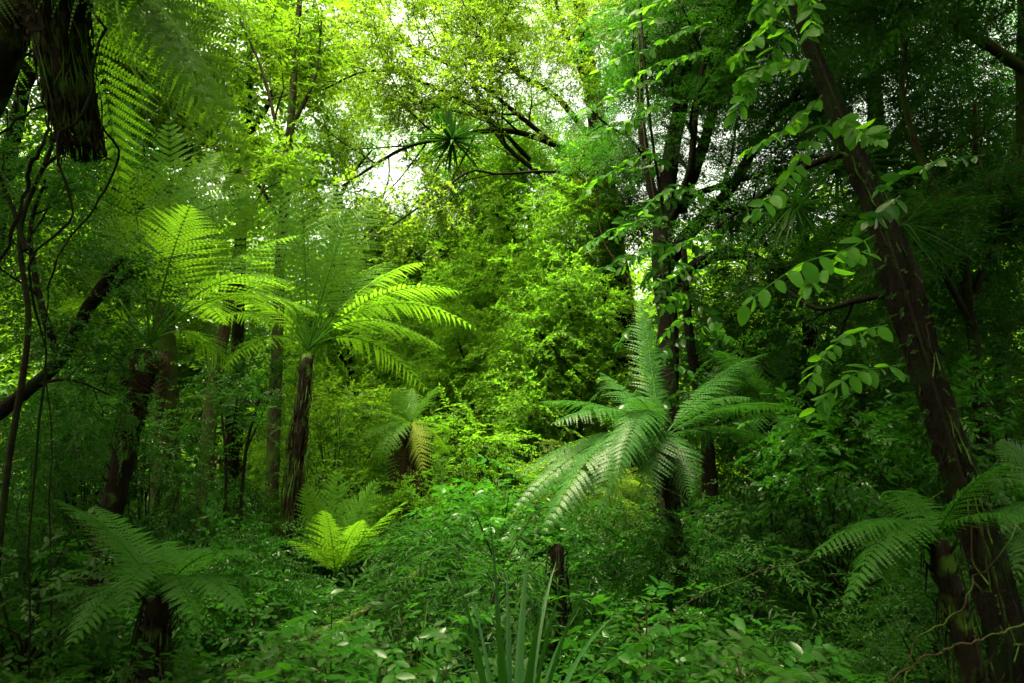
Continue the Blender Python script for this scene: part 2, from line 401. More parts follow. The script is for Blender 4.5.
def fern_trunk(mb, pts, rad, rng, stubs=True):
    pts = curve(pts, 26); r = radii(rad, 26)
    mb.tube(pts, r, sides=14, a=.5, rough=.13, rng=rng)
    if stubs:                              # old frond bases and root fibres
        for k in range(150):
            i = rng.integers(1, 25); th = rng.uniform(0, 6.28); n = np.array([math.cos(th), math.sin(th), 0])
            b = pts[i] + n * r[i] * .85; L = rng.uniform(.03, .09)
            mb.tube([b, b + n * L * .5 + [0, 0, L * .6], b + n * L * .8 + [0, 0, L * 1.2 * rng.choice([1, -1.2])]], [.008, .006, .003], sides=3, cap=False)
    return pts

def tree_fern(name, label, base, crown, rad, tips, W=.3, npin=26, m=8, mat='fern', trunk=True, d0=None, group=None, arch=.28, droop=.25, stipe=.16, cat='fern', rr=.007, bend=None, sweep=28, prof=.62, fill=.6, wid=.9):
    """tips: (px, py, depth[, arch[, mat]]) of every frond"""
    rng = rg(name, label); base = np.asarray(base, float); crown = np.asarray(crown, float)
    root = thing(name, base, label, cat, group)
    if trunk:
        mb = MB(); mid = (base + crown) / 2 + (np.zeros(3) if bend is None else np.asarray(bend))
        fern_trunk(mb, [base - [0, 0, .1], mid, crown - (crown - mid) * .04], rad, rng)
        mb.build('trunk', M['fernbark'], root, origin=base)
    for tp in tips:
        T = P(tp[0], tp[1], tp[2]); a = tp[3] if len(tp) > 3 and tp[3] is not None else arch; mt = tp[4] if len(tp) > 4 else mat
        L = np.linalg.norm(T - crown); P1 = crown + (T - crown) * .42 + np.array([0, 0, a * L]) + rng.normal(0, .02, 3) * L
        up = np.array([0, 0, 1.0]) + nrm((T - crown) * [1, 1, 0]) * -.6 + rng.normal(0, .12, 3)
        if abs(nrm(T - crown)[2]) > .8: up = np.array([0, -1.0, .25]) + rng.normal(0, .15, 3)
        mb = frond_mesh(crown, P1, T, npin=npin, W=W * rng.uniform(.9, 1.1), m=m, up=up, droop=droop, rng=rng, stipe=stipe, rr=rr, sweep=sweep, prof=prof, fill=fill, wid=wid)
        mb.build('frond', M[mt], root, origin=base)
    return root

# ================================================================== SETTING
def make_ground():
    m = bpy.data.materials.new('forest_floor'); m.use_nodes = True; nt = m.node_tree; N = nt.nodes; L = nt.links
    pb = N['Principled BSDF']; pb.inputs['Roughness'].default_value = .9; pb.inputs['Specular IOR Level'].default_value = .2
    tc = N.new('ShaderNodeTexCoord')
    a = N.new('ShaderNodeTexNoise'); a.inputs['Scale'].default_value = 1.3; a.inputs['Detail'].default_value = 8; a.inputs['Roughness'].default_value = .7
    b = N.new('ShaderNodeTexVoronoi'); b.inputs['Scale'].default_value = 22
    L.new(tc.outputs['Object'], a.inputs['Vector']); L.new(tc.outputs['Object'], b.inputs['Vector'])
    r = N.new('ShaderNodeValToRGB'); e = r.color_ramp.elements; e[0].position = .38; e[0].color = (.006, .006, .003, 1); e[1].position = .62; e[1].color = (.010, .026, .004, 1)
    q = e.new(.5); q.color = (.018, .014, .007, 1)
    L.new(a.outputs['Fac'], r.inputs[0]); L.new(r.outputs[0], pb.inputs['Base Color'])
    bp = N.new('ShaderNodeBump'); bp.inputs['Strength'].default_value = .8; bp.inputs['Distance'].default_value = .04
    L.new(b.outputs['Distance'], bp.inputs['Height']); L.new(bp.outputs[0], pb.inputs['Normal'])
    mb = MB()
    g = np.concatenate([np.linspace(-400, -26, 16), np.linspace(-25, 25, 120), np.linspace(26, 400, 16)])
    gy = np.concatenate([np.linspace(-400, -11, 14), np.linspace(-10, 32, 110), np.linspace(33, 400, 16)])
    X, Y = np.meshgrid(g, gy); Z = ground_z(X, Y)
    nx = len(g); ny = len(gy); i = np.arange(ny - 1)[:, None] * nx; j = np.arange(nx - 1)[None]
    f = np.stack([i + j, i + j + 1, i + nx + j + 1, i + nx + j], -1).reshape(-1, 4)
    mb.add(np.stack([X, Y, Z], -1).reshape(-1, 3), f)
    tag(mb.build('ground', m), kind='structure')
make_ground()
def G(px, d):
    """point on the ground straight below pixel column px at depth d"""
    p = P(px, 470, d); p[2] = ground_z(p[0], p[1]); return p
def on_ground(p):
    q = np.array(p, float); q[2] = ground_z(q[0], q[1]); return q

# distant wood: one mass of foliage no one could count
def far_wood():
    rng = rg('far wood'); mb = MB()
    for k in range(150):
        x = rng.uniform(-30, 30); y = rng.uniform(19, 29); h = rng.uniform(8.0, 11.0) + .12 * abs(x) - (1.0 if 3 < x < 13 else 0)
        if -7.5 < x < -1.5: h *= .68
        if abs(x + 3.6) < 1.8: h = min(h, 9.0)
        crown_cloud(mb, rng, (x, y, ground_z(x, y) + h * .5), (rng.uniform(1.5, 2.4), 1.6, h * .5), 'broad', 44, 6, 1.0, sig=.5, vmean=.5, shell=.3)
    tag(mb.build('distant_wood', M['broad'], smooth=False), 'hazy green mass of trees closing the view at the back', 'woodland', kind='stuff')
far_wood()

# leaf litter, moss plants and tiny seedlings of the forest floor
def floor_cover():
    rng = rg('floor'); mb = MB(); n = 11000
    y = rng.uniform(1.8, 15, n); x = rng.uniform(-1, 1, n) * (y * .85 + .8)
    pos = np.stack([x, y, ground_z(x, y) + rng.uniform(.0, .16, n) + .01 * y], 1)
    th = rng.uniform(0, 6.28, n); dr = np.stack([np.cos(th), np.sin(th), rng.uniform(0, .9, n)], 1)
    put_sprays(mb, 'small', pos, dr, rng.uniform(.18, .5, n) * (1 + .04 * y), rng.normal(0, .4, n), rng.uniform(.2, .8, n))
    tag(mb.build('ground_cover', M['dark'], smooth=False), 'low dark green ground cover of tiny leaves over the forest floor', 'ground cover', kind='stuff')
    mb = MB(); n = 9000
    y = rng.uniform(1.5, 15, n); x = rng.uniform(-1, 1, n) * (y * .85 + .8)
    pos = np.stack([x, y, ground_z(x, y) + .012], 1); th = rng.uniform(0, 6.28, n)
    d = np.stack([np.cos(th), np.sin(th), rng.normal(0, .25, n)], 1)
    v, f = kite(pos, d, np.tile([0, 0, 1.0], (n, 1)) + rng.normal(0, .3, (n, 3)), rng.uniform(.04, .12, n), rng.uniform(.02, .05, n))
    mb.add(v, f, np.repeat(rng.uniform(0, 1, n), 4))
    tag(mb.build('leaf_litter', M['fern_dead'], smooth=False), 'brown leaf litter on the forest floor', 'leaf litter', kind='stuff')
floor_cover()

# ================================================================== TREES
def tube_px(pts, n=24):
    """pts (px, py, depth) -> smooth 3D path"""
    return curve([P(*p) for p in pts], n)
def tree(name, label, trunk, rpx, limbs=(), bark='bark', cloud=(), fol=None, cat='tree', group=None, sides=12, lev=2, nch=6,
         leafmat='fine', per=3, sc=.8, kind='fine', vmean=.5, lf=.5, bias=(0, 0, .1), holes=(), sig=.14, wig=.08, rough=.08, s0=.3):
    """trunk: pixel path with depth; limbs: (pixel path, r0px, r1px); cloud: (px,py,d, rx,ry,rz(px), kind, clumps, per, scale)"""
    rng = rg(name, label); tp = tube_px(trunk, 40); dmean = np.mean([p[2] for p in trunk])
    base = tp[0]; root = thing(name, base, label, cat, group)
    mb = MB(); mb.tube(tp, radii([PX(r, dmean) for r in rpx], 40), sides=sides, rough=rough, rng=rng)
    mb.build('trunk', M[bark], root, origin=base)
    cr = MB(); any_ = False
    def keep(q):
        k = np.ones(len(q), bool)
        for h in holes:
            k &= np.linalg.norm((q - P(*h[:3])) / [1, 2.2, 1], axis=1) > PX(h[3], h[2])
        return k
    for lb in limbs:
        pts = tube_px(lb[0], 18); dl = np.mean([p[2] for p in lb[0]])
        m2 = MB(); r0, r1 = PX(lb[1], dl), PX(lb[2], dl)
        m2.tube(pts, np.linspace(r0, r1, 18), sides=8, rough=.1, rng=rng)
        tips = []
        grow(m2, rng, pts, r0 * .8, r1, lev, lb[3] if len(lb) > 3 else nch, lf, bias, s0, 5, tips, wig)
        m2.build('limb', M[bark], root, origin=base)
        if tips and per:
            tips_foliage(cr, rng, tips, kind, per, sc, sig=sig, vmean=vmean, keep=keep); any_ = True
    for c in cloud:
        ctr = P(c[0], c[1], c[2]); rad = [PX(c[3], c[2]), PX(c[5], c[2]), PX(c[4], c[2])]
        crown_cloud(cr, rng, ctr, rad, c[6], c[7], c[8], c[9], sig=c[10] if len(c) > 10 else .35, vmean=vmean, keep=keep); any_ = True
    if any_: cr.build('crown', M[leafmat], root, smooth=False, origin=base)
    return root

GAPS = [(396, 172, 11.8, 34), (396, 172, 14, 42), (396, 172, 17, 44), (396, 172, 15.5, 42), (292, 112, 10, 14), (292, 112, 14, 20), (292, 112, 17, 20), (326, 126, 12, 16), (326, 126, 15, 20), (326, 126, 17, 20), (528, 62, 13, 14), (528, 62, 15, 14), (250, 222, 13, 14), (350, 215, 15, 16), (350, 215, 17, 16)]

# great feathery tree in the middle, limbs reaching to the left
tree('podocarp_tree', 'great feathery tree whose dark limbs arch over the middle of the clearing',
     [(628, 640, 13), (622, 480, 13), (620, 330, 13), (606, 200, 13), (592, 90, 13), (575, -20, 13), (560, -90, 13)], [24, 20, 17, 12, 9, 6, 4],
     [([(605, 190, 13), (560, 150, 12.8), (515, 112, 12.6), (468, 76, 12.4), (420, 50, 12.2), (350, 18, 12)], 3.6, 1.0, 12),
      ([(600, 150, 13), (556, 96, 12.8), (520, 75, 12.6), (490, 40, 12.4), (470, 0, 12.2), (462, -40, 12)], 3.6, 1.2, 11),
      ([(603, 170, 13), (548, 142, 12.6), (500, 130, 12.2), (440, 139, 11.8), (400, 150, 11.6), (342, 186, 11.4)], 4.0, 1.2, 11),
      ([(606, 215, 13), (556, 184, 13.2), (508, 148, 13.4), (481, 105, 13.6), (468, 50, 13.8), (458, -20, 14)], 3.4, 1.2, 11),
      ([(597, 110, 13), (572, 50, 13), (548, -20, 13)], 3.4, 1.4, 9), ([(597, 110, 13), (622, 40, 13), (645, -40, 13)], 3.4, 1.4, 9),
      ([(530, 160, 13), (482, 112, 12.4), (428, 84, 12), (372, 70, 11.8), (322, 90, 11.6)], 2.6, .9, 10),
      ([(604, 190, 13), (560, 172, 11.5), (500, 174, 11), (470, 171, 10.8), (442, 191, 10.6), (400, 220, 10.4), (372, 238, 10.4)], 2.0, .7, 5)],
     bark='bark', lev=2, leafmat='canopy', per=1, sc=.46, kind='tuft', lf=.42, holes=GAPS, sig=.2, vmean=.55, bias=(0, 0, -.02),
     cloud=[(570, 10, 14.6, 70, 60, 40, 'tuft', 44, 6, .42, .38), (600, 180, 11.6, 30, 45, 24, 'tuft', 44, 7, .34, .25), (560, 80, 12, 60, 60, 30, 'tuft', 40, 6, .36, .3), (430, 20, 15, 100, 50, 50, 'tuft', 44, 6, .42, .42), (365, 70, 15.5, 55, 70, 50, 'tuft', 40, 6, .42, .42), (490, 90, 15.5, 80, 50, 50, 'tuft', 44, 6, .42, .42), (380, 120, 14.5, 60, 30, 40, 'tuft', 30, 6, .4, .3), (600, 40, 12.2, 50, 70, 30, 'tuft', 60, 6, .36, .3), (530, 15, 14, 50, 40, 30, 'tuft', 40, 6, .38, .32), (340, 40, 14.5, 50, 50, 40, 'tuft', 34, 6, .4, .35)])

# bank of fine-leaved trees behind the clearing
for lab, tr, cl in [
    ('pale yellow green fine-leaved tree glowing right beside the bright sky gap', [(450, 560, 17), (446, 400, 17), (440, 250, 17)],
        [(440, 215, 17, 70, 85, 30, 'tuft', 121, 10, 0.59), (395, 310, 17, 50, 70, 30, 'tuft', 81, 10, 0.59)]),
    ('tall pale fine-leaved tree lifting its crown into the light behind the tree fern stalks', [(330, 560, 17), (332, 350, 17), (336, 180, 17)],
        [(335, 190, 17, 70, 60, 30, 'tuft', 148, 9, 0.43), (330, 110, 17.5, 60, 50, 30, 'tuft', 94, 8, 0.43)]),
    ('tall fine-leaved tree filling the middle left of the dark hollow trunk', [(550, 560, 15.5), (540, 400, 15.5), (530, 220, 15.5)],
        [(535, 200, 15.5, 75, 95, 30, 'tuft', 162, 10, 0.52), (490, 170, 16.5, 70, 60, 26, 'tuft', 81, 10, 0.52), (490, 320, 15, 60, 70, 26, 'tuft', 121, 10, 0.49)]),
    ('broad fine-leaved tree closing the view below the sky gap, behind the small fern', [(420, 560, 18), (418, 400, 18), (415, 260, 18)],
        [(415, 270, 18, 80, 60, 30, 'tuft', 200, 9, .42), (470, 300, 17.5, 70, 80, 30, 'tuft', 200, 9, .42), (400, 360, 17, 80, 60, 30, 'tuft', 160, 9, .42)]),
    ('rounded fine-leaved tree hanging in pale sprays against the dark trunk', [(585, 580, 12), (580, 460, 12), (575, 340, 12)],
        [(558, 325, 12, 40, 90, 30, 'tuft', 148, 10, 0.38), (540, 400, 12, 60, 55, 30, 'tuft', 108, 10, 0.38), (572, 235, 11.8, 30, 55, 20, 'tuft', 67, 10, 0.34)]),
    ('soft dense fine-leaved tree low behind the small yellow-fronded fern', [(480, 560, 13.5), (475, 480, 13.5), (470, 400, 13.5)],
        [(470, 390, 13.5, 65, 60, 30, 'tuft', 121, 10, 0.43), (430, 340, 14.5, 55, 55, 30, 'tuft', 81, 10, 0.46)]),
    ('slender fine-leaved tree behind the crown of the centre left tree fern', [(350, 560, 15.5), (352, 450, 15.5), (350, 330, 15.5)],
        [(350, 390, 15.5, 55, 75, 30, 'tuft', 81, 9, 0.57), (330, 460, 14, 60, 45, 30, 'tuft', 67, 9, 0.52)]),
]:
    top = tr[-1]; dd = top[2]
    lim = [([(tr[1][0] + (top[0] - tr[1][0]) * u, tr[1][1] + (top[1] - tr[1][1]) * u, dd), (top[0] + sx * .5, top[1] + dy + 22, dd - .5), (top[0] + sx, top[1] + dy, dd - .9)], 2.2, .8, 6) for u, sx, dy in ((.2, -50, 60), (.4, 48, 40), (.65, -38, -10), (.85, 36, -30), (.98, -12, -60))]
    tree('fine_leaved_tree', lab, tr, [6, 5, 3], limbs=lim, per=1, sc=.36, kind='tuft', lev=2, lf=.45, cloud=cl, bark='bark', leafmat='fine', group='fine-leaved trees behind the clearing', vmean=.55, holes=GAPS)

# bright broad-leaved trees upper left
tree('broadleaf_tree', 'slim straight tree with bright broad leaves above the centre left tree fern',
     [(268, 620, 10), (272, 480, 10), (277, 350, 10), (281, 250, 10), (289, 150, 10), (295, 60, 10), (302, -30, 10)], [7.5, 6.5, 6, 5.5, 4.5, 3.5, 2.5],
     [([(288, 160, 10), (275, 120, 10), (262, 70, 10), (240, 20, 10)], 2.5, 1, 6), ([(290, 130, 10), (310, 90, 10), (318, 60, 10), (322, 10, 10)], 2.5, 1, 6),
      ([(284, 230, 10), (262, 190, 9.8), (235, 165, 9.6), (215, 150, 9.5)], 2.4, 1, 5)],
     bark='pale', leafmat='broad', kind='broad', per=1, sc=.36, lf=.5, vmean=.6, sig=.1, holes=GAPS, nch=5)
tree('broadleaf_tree', 'bright sunlit broad-leaved tree filling the sky above the left tree ferns',
     [(232, 600, 14), (236, 420, 14), (240, 250, 14), (246, 150, 14), (250, 40, 14)], [8, 7, 6, 5, 3],
     [([(244, 190, 14), (225, 130, 14), (200, 90, 13.6)], 4, 1.5), ([(247, 140, 14), (275, 90, 14), (290, 40, 14)], 4, 1.5)],
     bark='bark', leafmat='broad', kind='broad', per=2, sc=.5, vmean=.65, holes=GAPS,
     cloud=[(235, 40, 14, 85, 70, 70, 'broad', 60, 8, .62, .4), (300, 20, 15, 60, 50, 60, 'broad', 34, 7, .62, .4), (205, 170, 13.5, 60, 60, 60, 'broad', 36, 7, .58, .4)])
tree('broadleaf_tree', 'lime green broad-leaved tree behind the leaning dark trunk at left',
     [(130, 600, 12), (128, 420, 12), (120, 250, 12), (110, 100, 12)], [8, 7, 6, 4], [([(120, 240, 12), (150, 180, 12), (175, 120, 11.6)], 4, 1.5)],
     bark='bark', leafmat='broad', kind='broad', per=2, sc=.45, vmean=.45, holes=GAPS,
     cloud=[(110, 200, 12, 80, 90, 70, 'broad', 60, 8, .5, .35), (40, 240, 11, 80, 120, 70, 'small', 60, 9, .6, .35), (120, 330, 11.5, 60, 50, 60, 'small', 40, 8, .5, .3)])

tree('broadleaf_tree', 'shaded broad-leaved tree filling the top left corner behind the hanging fern', [(-40, 640, 9), (-30, 400, 9), (0, 200, 9), (30, 60, 9)], [14, 12, 9, 6],
     [([(5, 180, 9), (70, 120, 9), (120, 60, 9)], 4, 1.5), ([(20, 100, 9), (60, 30, 9), (110, -40, 9)], 4, 1.5)], leafmat='broad', kind='broad', per=2, sc=.34, vmean=.35,
     cloud=[(60, 30, 9.5, 110, 70, 80, 'broad', 110, 8, .42, .3), (40, 150, 10, 90, 60, 70, 'small', 80, 9, .42, .3), (160, 60, 11, 60, 60, 60, 'broad', 60, 8, .42, .3)])
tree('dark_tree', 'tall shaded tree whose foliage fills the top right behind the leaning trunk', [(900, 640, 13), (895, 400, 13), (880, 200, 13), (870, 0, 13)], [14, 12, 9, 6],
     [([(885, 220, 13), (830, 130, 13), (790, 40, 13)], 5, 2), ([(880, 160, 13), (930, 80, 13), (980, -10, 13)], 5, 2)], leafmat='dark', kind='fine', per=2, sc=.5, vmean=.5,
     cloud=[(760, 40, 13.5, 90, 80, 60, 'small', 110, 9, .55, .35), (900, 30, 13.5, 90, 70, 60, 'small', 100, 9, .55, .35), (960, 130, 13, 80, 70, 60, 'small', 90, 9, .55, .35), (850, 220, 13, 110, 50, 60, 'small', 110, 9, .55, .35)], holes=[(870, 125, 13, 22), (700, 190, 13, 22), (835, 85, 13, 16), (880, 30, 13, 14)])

# right half: dark trees
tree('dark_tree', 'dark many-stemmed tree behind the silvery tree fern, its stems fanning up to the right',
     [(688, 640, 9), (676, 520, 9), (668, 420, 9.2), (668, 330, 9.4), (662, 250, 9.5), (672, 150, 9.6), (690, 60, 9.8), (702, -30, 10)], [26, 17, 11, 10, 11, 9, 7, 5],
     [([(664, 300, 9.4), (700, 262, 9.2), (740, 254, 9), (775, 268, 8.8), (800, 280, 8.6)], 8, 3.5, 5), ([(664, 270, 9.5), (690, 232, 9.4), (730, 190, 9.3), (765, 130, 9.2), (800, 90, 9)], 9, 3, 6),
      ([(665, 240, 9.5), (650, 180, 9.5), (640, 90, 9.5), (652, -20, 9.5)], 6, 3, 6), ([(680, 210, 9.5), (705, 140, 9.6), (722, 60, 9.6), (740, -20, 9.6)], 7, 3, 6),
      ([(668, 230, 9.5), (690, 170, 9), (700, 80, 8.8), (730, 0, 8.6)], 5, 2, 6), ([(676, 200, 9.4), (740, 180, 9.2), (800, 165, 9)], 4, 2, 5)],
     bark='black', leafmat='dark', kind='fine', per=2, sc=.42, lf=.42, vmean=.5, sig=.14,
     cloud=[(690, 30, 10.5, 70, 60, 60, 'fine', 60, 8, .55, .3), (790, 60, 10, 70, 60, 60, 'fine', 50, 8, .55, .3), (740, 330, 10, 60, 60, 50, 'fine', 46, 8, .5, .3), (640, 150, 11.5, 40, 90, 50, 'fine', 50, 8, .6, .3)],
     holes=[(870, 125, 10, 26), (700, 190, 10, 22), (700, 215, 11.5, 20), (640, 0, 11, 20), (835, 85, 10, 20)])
tree('dark_tree', 'thin dark stem standing close beside the many-stemmed tree at right', [(716, 640, 8.6), (712, 540, 8.6), (706, 430, 8.7), (690, 340, 8.8), (684, 250, 8.8)], [12, 9, 6, 5, 3],
     [([(706, 430, 8.7), (730, 380, 8.7), (745, 340, 8.7)], 2.5, 1, 4)], bark='black', leafmat='dark', kind='small', per=1, sc=.3)
tree('dark_tree', 'straight dark trunk just left of the many-stemmed tree at right', [(672, 640, 7.6), (670, 560, 7.6), (666, 480, 7.6), (664, 415, 7.6)], [9, 8, 7, 6],
     [([(665, 440, 7.6), (690, 400, 7.6), (720, 385, 7.6)], 2.5, 1, 4)], bark='black', leafmat='dark', kind='fine', per=1, sc=.3)
tree('broadleaf_tree', 'dark broad-leaved tree in the upper right corner with a pale crooked branch',
     [(1090, 640, 7), (1075, 450, 7), (1050, 250, 7), (1035, 120, 7), (1030, -20, 7)], [26, 22, 20, 16, 12],
     [([(1040, 160, 7), (985, 185, 6.8), (930, 205, 6.6), (890, 225, 6.5)], 13, 5, 6), ([(940, 200, 6.6), (918, 150, 6.6), (902, 90, 6.6), (905, 40, 6.6), (880, 10, 6.6), (850, 12, 6.5)], 4, 2, 6),
      ([(1040, 80, 7), (980, 40, 6.8), (920, 8, 6.6), (870, 0, 6.5)], 7, 3, 7)],
     bark='mossy', leafmat='dark', kind='small', per=2, sc=.30, lf=.45, vmean=.5, sig=.12,
     cloud=[(960, 60, 8, 70, 60, 60, 'small', 90, 9, .32, .22), (1000, 150, 8.5, 60, 60, 50, 'small', 70, 9, .32, .22), (885, 60, 8.5, 50, 50, 40, 'small', 40, 7, .32, .22)])
tree('willow_leaved_tree', 'narrow-leaved small tree drooping over the space right of the leaning trunk',
     [(990, 640, 6.2), (985, 480, 6.2), (975, 350, 6.2), (960, 240, 6.2)], [9, 7, 6, 4],
     [([(975, 330, 6.2), (940, 270, 6), (905, 240, 5.8)], 4, 1.5, 6), ([(972, 300, 6.2), (1000, 230, 6.2), (1040, 190, 6.2)], 4, 1.5, 6)],
     leafmat='dark', kind='lance', per=2, sc=.28, lf=.5, vmean=.65, sig=.1,
     cloud=[(960, 255, 6.6, 60, 50, 50, 'lance', 70, 8, .28, .2), (1000, 350, 6.8, 60, 70, 50, 'lance', 70, 8, .28, .2), (900, 330, 8, 60, 80, 50, 'lance', 60, 8, .34, .25)])
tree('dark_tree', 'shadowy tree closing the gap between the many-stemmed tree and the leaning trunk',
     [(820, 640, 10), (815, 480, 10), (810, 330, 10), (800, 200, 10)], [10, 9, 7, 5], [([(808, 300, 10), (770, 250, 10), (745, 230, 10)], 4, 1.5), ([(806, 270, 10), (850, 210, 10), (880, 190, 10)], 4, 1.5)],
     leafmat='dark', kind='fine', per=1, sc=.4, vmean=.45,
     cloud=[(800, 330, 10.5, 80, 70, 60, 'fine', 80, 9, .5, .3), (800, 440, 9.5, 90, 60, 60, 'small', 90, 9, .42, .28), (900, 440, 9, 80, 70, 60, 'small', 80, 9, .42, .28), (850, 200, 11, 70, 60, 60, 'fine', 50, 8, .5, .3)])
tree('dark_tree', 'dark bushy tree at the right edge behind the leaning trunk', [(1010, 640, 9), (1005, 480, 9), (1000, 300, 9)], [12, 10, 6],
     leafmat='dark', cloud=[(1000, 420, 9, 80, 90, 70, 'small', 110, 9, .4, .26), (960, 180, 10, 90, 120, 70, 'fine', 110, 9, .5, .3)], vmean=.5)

# leaning foreground trunk
t = tree('leaning_tree', 'thick dark trunk leaning across the right side with clinging roots',
     [(1030, 760, 3.9), (1008, 640, 3.9), (975, 520, 3.95), (945, 430, 4), (918, 340, 4.05), (898, 270, 4.1), (868, 190, 4.2), (838, 115, 4.3), (805, 30, 4.4), (775, -60, 4.5), (740, -170, 4.6)],
     [23, 18, 14.5, 13, 14, 16.5, 11, 9, 7.5, 7, 6],
     [([(852, 150, 4.25), (800, 170, 4.5), (755, 200, 4.8), (720, 225, 5)], 4, 1.5, 4), ([(905, 290, 4.1), (860, 300, 4.3), (815, 308, 4.5), (775, 280, 4.7)], 4, 1.5, 3)],
     bark='black', leafmat='dark', kind='small', per=1, sc=.22, rough=.28, sides=24,
     cloud=[(830, -330, 4.6, 330, 120, 260, 'small', 150, 9, .5, .3), (1180, -200, 4.0, 260, 160, 260, 'small', 110, 9, .5, .3)])  # unseen crown above the frame, added to shade the right side
rng = rg('cling'); tp = tube_px([(1008, 640, 3.9), (975, 520, 3.95), (945, 430, 4), (918, 340, 4.05), (898, 270, 4.1), (868, 190, 4.2), (838, 115, 4.3)], 60)
for k in range(46):
    mb = MB(); i0 = rng.integers(5, 54); n = rng.integers(5, 16); th = rng.uniform(3.3, 6.1); w = rng.uniform(-.12, .12)
    pts = []
    for j in range(n):
        i = min(max(i0 - j, 0), 59); r = PX(np.interp(i, [0, 20, 30, 45, 59], [17.5, 14, 13.5, 15, 10]), 4) * 1.04
        a = th + w * j + rng.normal(0, .05)
        pts.append(tp[i] + np.array([math.cos(a), math.sin(a), 0]) * r + (rng.normal(0, .02, 3) if j in (0, n - 1) else 0))
    if len(pts) > 6: pts[-1] = pts[-1] + np.array([rng.normal(0, .06), -.06, -.05])
    mb.tube(curve(pts, n * 2), rng.uniform(.0025, .006), sides=4, cap=False)
    mb.build('clinging_root', M['fernvine' if rng.uniform() < .3 else 'black'], t, origin=np.array(t.location))

# unseen tall trees added round the viewpoint, crowns placed to shade the foreground
def add_shade_tree(label, x, y, h, crowns):
    rng = rg(label); b = on_ground((x, y, 0)); root = thing('unseen_shade_tree', b, label, 'tree', 'unseen trees added to shade the foreground')
    mb = MB(); tp = curve([b - [0, 0, .1], b + [.1, .1, h * .4], b + [-.1, .2, h * .75], b + [.1, .1, h]], 20); mb.tube(tp, np.linspace(.28, .1, 20), sides=12, rough=.1, rng=rng)
    cr = MB()
    for c in crowns:
        q = np.array(c[:3], float); mb.tube(curve([tp[12], tp[12] * .4 + q * .6 + [0, 0, -.4], q], 10), np.linspace(.09, .03, 10), sides=6, cap=False)
        crown_cloud(cr, rng, q, c[3:6], 'broad', int(c[6]), 8, 1.0, sig=.5, shell=.2, vmean=.4)
    mb.build('trunk', M['bark'], root, origin=b); cr.build('crown', M['dark'], root, smooth=False, origin=b)
add_shade_tree('tall tree standing behind the viewpoint on the right', 4.5, -3.5, 11, [(3.9, -1, 11, 2.6, 3, 1.2, 110), (7, 2, 11, 3.2, 3.2, 1.3, 130), (6.5, 6, 11.5, 3, 2.6, 1.2, 110), (3.2, 5.5, 10.5, 1.8, 2.0, .8, 60), (5.6, 9.6, 12, 2.6, 2.4, 1.0, 110), (2.2, 1.5, 10.5, 2.2, 2.2, .8, 70)])  # out of view, crowns added to keep the right side dark
add_shade_tree('tall tree standing behind the viewpoint on the left', -5.5, -3, 11, [(-5.0, -1.8, 11, 2.6, 3, 1.2, 120), (-7.5, 2, 11, 3.2, 3.2, 1.3, 150), (-8, 6.5, 11.5, 2.4, 2.6, 1.2, 110), (-5.8, 4.0, 10.5, 1.6, 2.2, .8, 70), (-1.9, .6, 10.5, 1.2, 1.3, .6, 22), (-6.6, 8.6, 12, 1.8, 2.2, 1, 80)])  # out of view, crowns added to keep the left side dark
add_shade_tree('tall tree standing straight behind the viewpoint', 0, -7, 11, [(0, -9, 10, 3.4, 3, 1.2, 60), (-5, -6, 10.5, 3.2, 3, 1.5, 110), (5, -7, 10.5, 3.2, 3, 1.5, 110), (0, -9, 7, 6, 2.2, 4, 160)])  # out of view, crowns added to block light from behind

mb = MB(); n = 150; i_ = rng.integers(0, 60, n); th_ = rng.uniform(2.6, 6.8, n)
put_sprays(mb, 'small', tp[i_] + np.stack([np.cos(th_), np.sin(th_), 0 * th_], 1) * .085, np.stack([np.cos(th_), np.sin(th_), rng.normal(-.3, .5, n)], 1), rng.uniform(.05, .13, n), rng.normal(0, .6, n), rng.uniform(.1, .8, n))
mb.build('moss_growth', M['dark'], t, origin=np.array(t.location))

# ------------------------------------------------------------------ left dark trunks
t = tree('leaning_tree', 'mossy dark trunk leaning up to the right through the shadows at far left',
     [(-60, 470, 5), (0, 412, 5), (55, 365, 5), (90, 305, 5), (122, 258, 5)], [6.5, 6.5, 6, 6, 4.5],
     [([(95, 300, 5), (115, 285, 5), (133, 270, 5)], 5, 3, 3), ([(60, 362, 5), (40, 300, 5), (30, 230, 5.2), (45, 180, 5.2)], 4, 1.5, 5), ([(30, 385, 5), (70, 380, 4.9), (110, 395, 4.8)], 2, .8, 4)],
     bark='black', leafmat='dark', kind='small', per=2, sc=.24, rough=.16,
     cloud=[(70, 330, 5.1, 55, 30, 40, 'small', 40, 6, .22, .12)])
tree('slim_tree', 'slim dark trunk between the two tall tree ferns at left', [(196, 640, 8.6), (204, 500, 8.6), (212, 400, 8.6), (226, 320, 8.6), (240, 240, 8.8), (246, 170, 9)], [9, 7.5, 7, 6, 5, 3.5],
     [([(228, 310, 8.6), (205, 250, 8.4), (190, 200, 8.2)], 2.5, 1, 5), ([(240, 240, 8.8), (262, 190, 8.8), (270, 150, 8.8)], 2.5, 1, 5)], bark='mossy', leafmat='broad', kind='broad', per=1, sc=.34, vmean=.5)
tree('slim_tree', 'broad brownish trunk hung with dead fibres behind the left tree fern', [(162, 640, 10), (164, 500, 10), (166, 420, 10), (164, 330, 10), (160, 250, 10)], [15, 13, 13, 10, 8], bark='mossy',
     leafmat='dark', cloud=[(150, 220, 10, 50, 50, 50, 'small', 40, 7, .45, .3)])
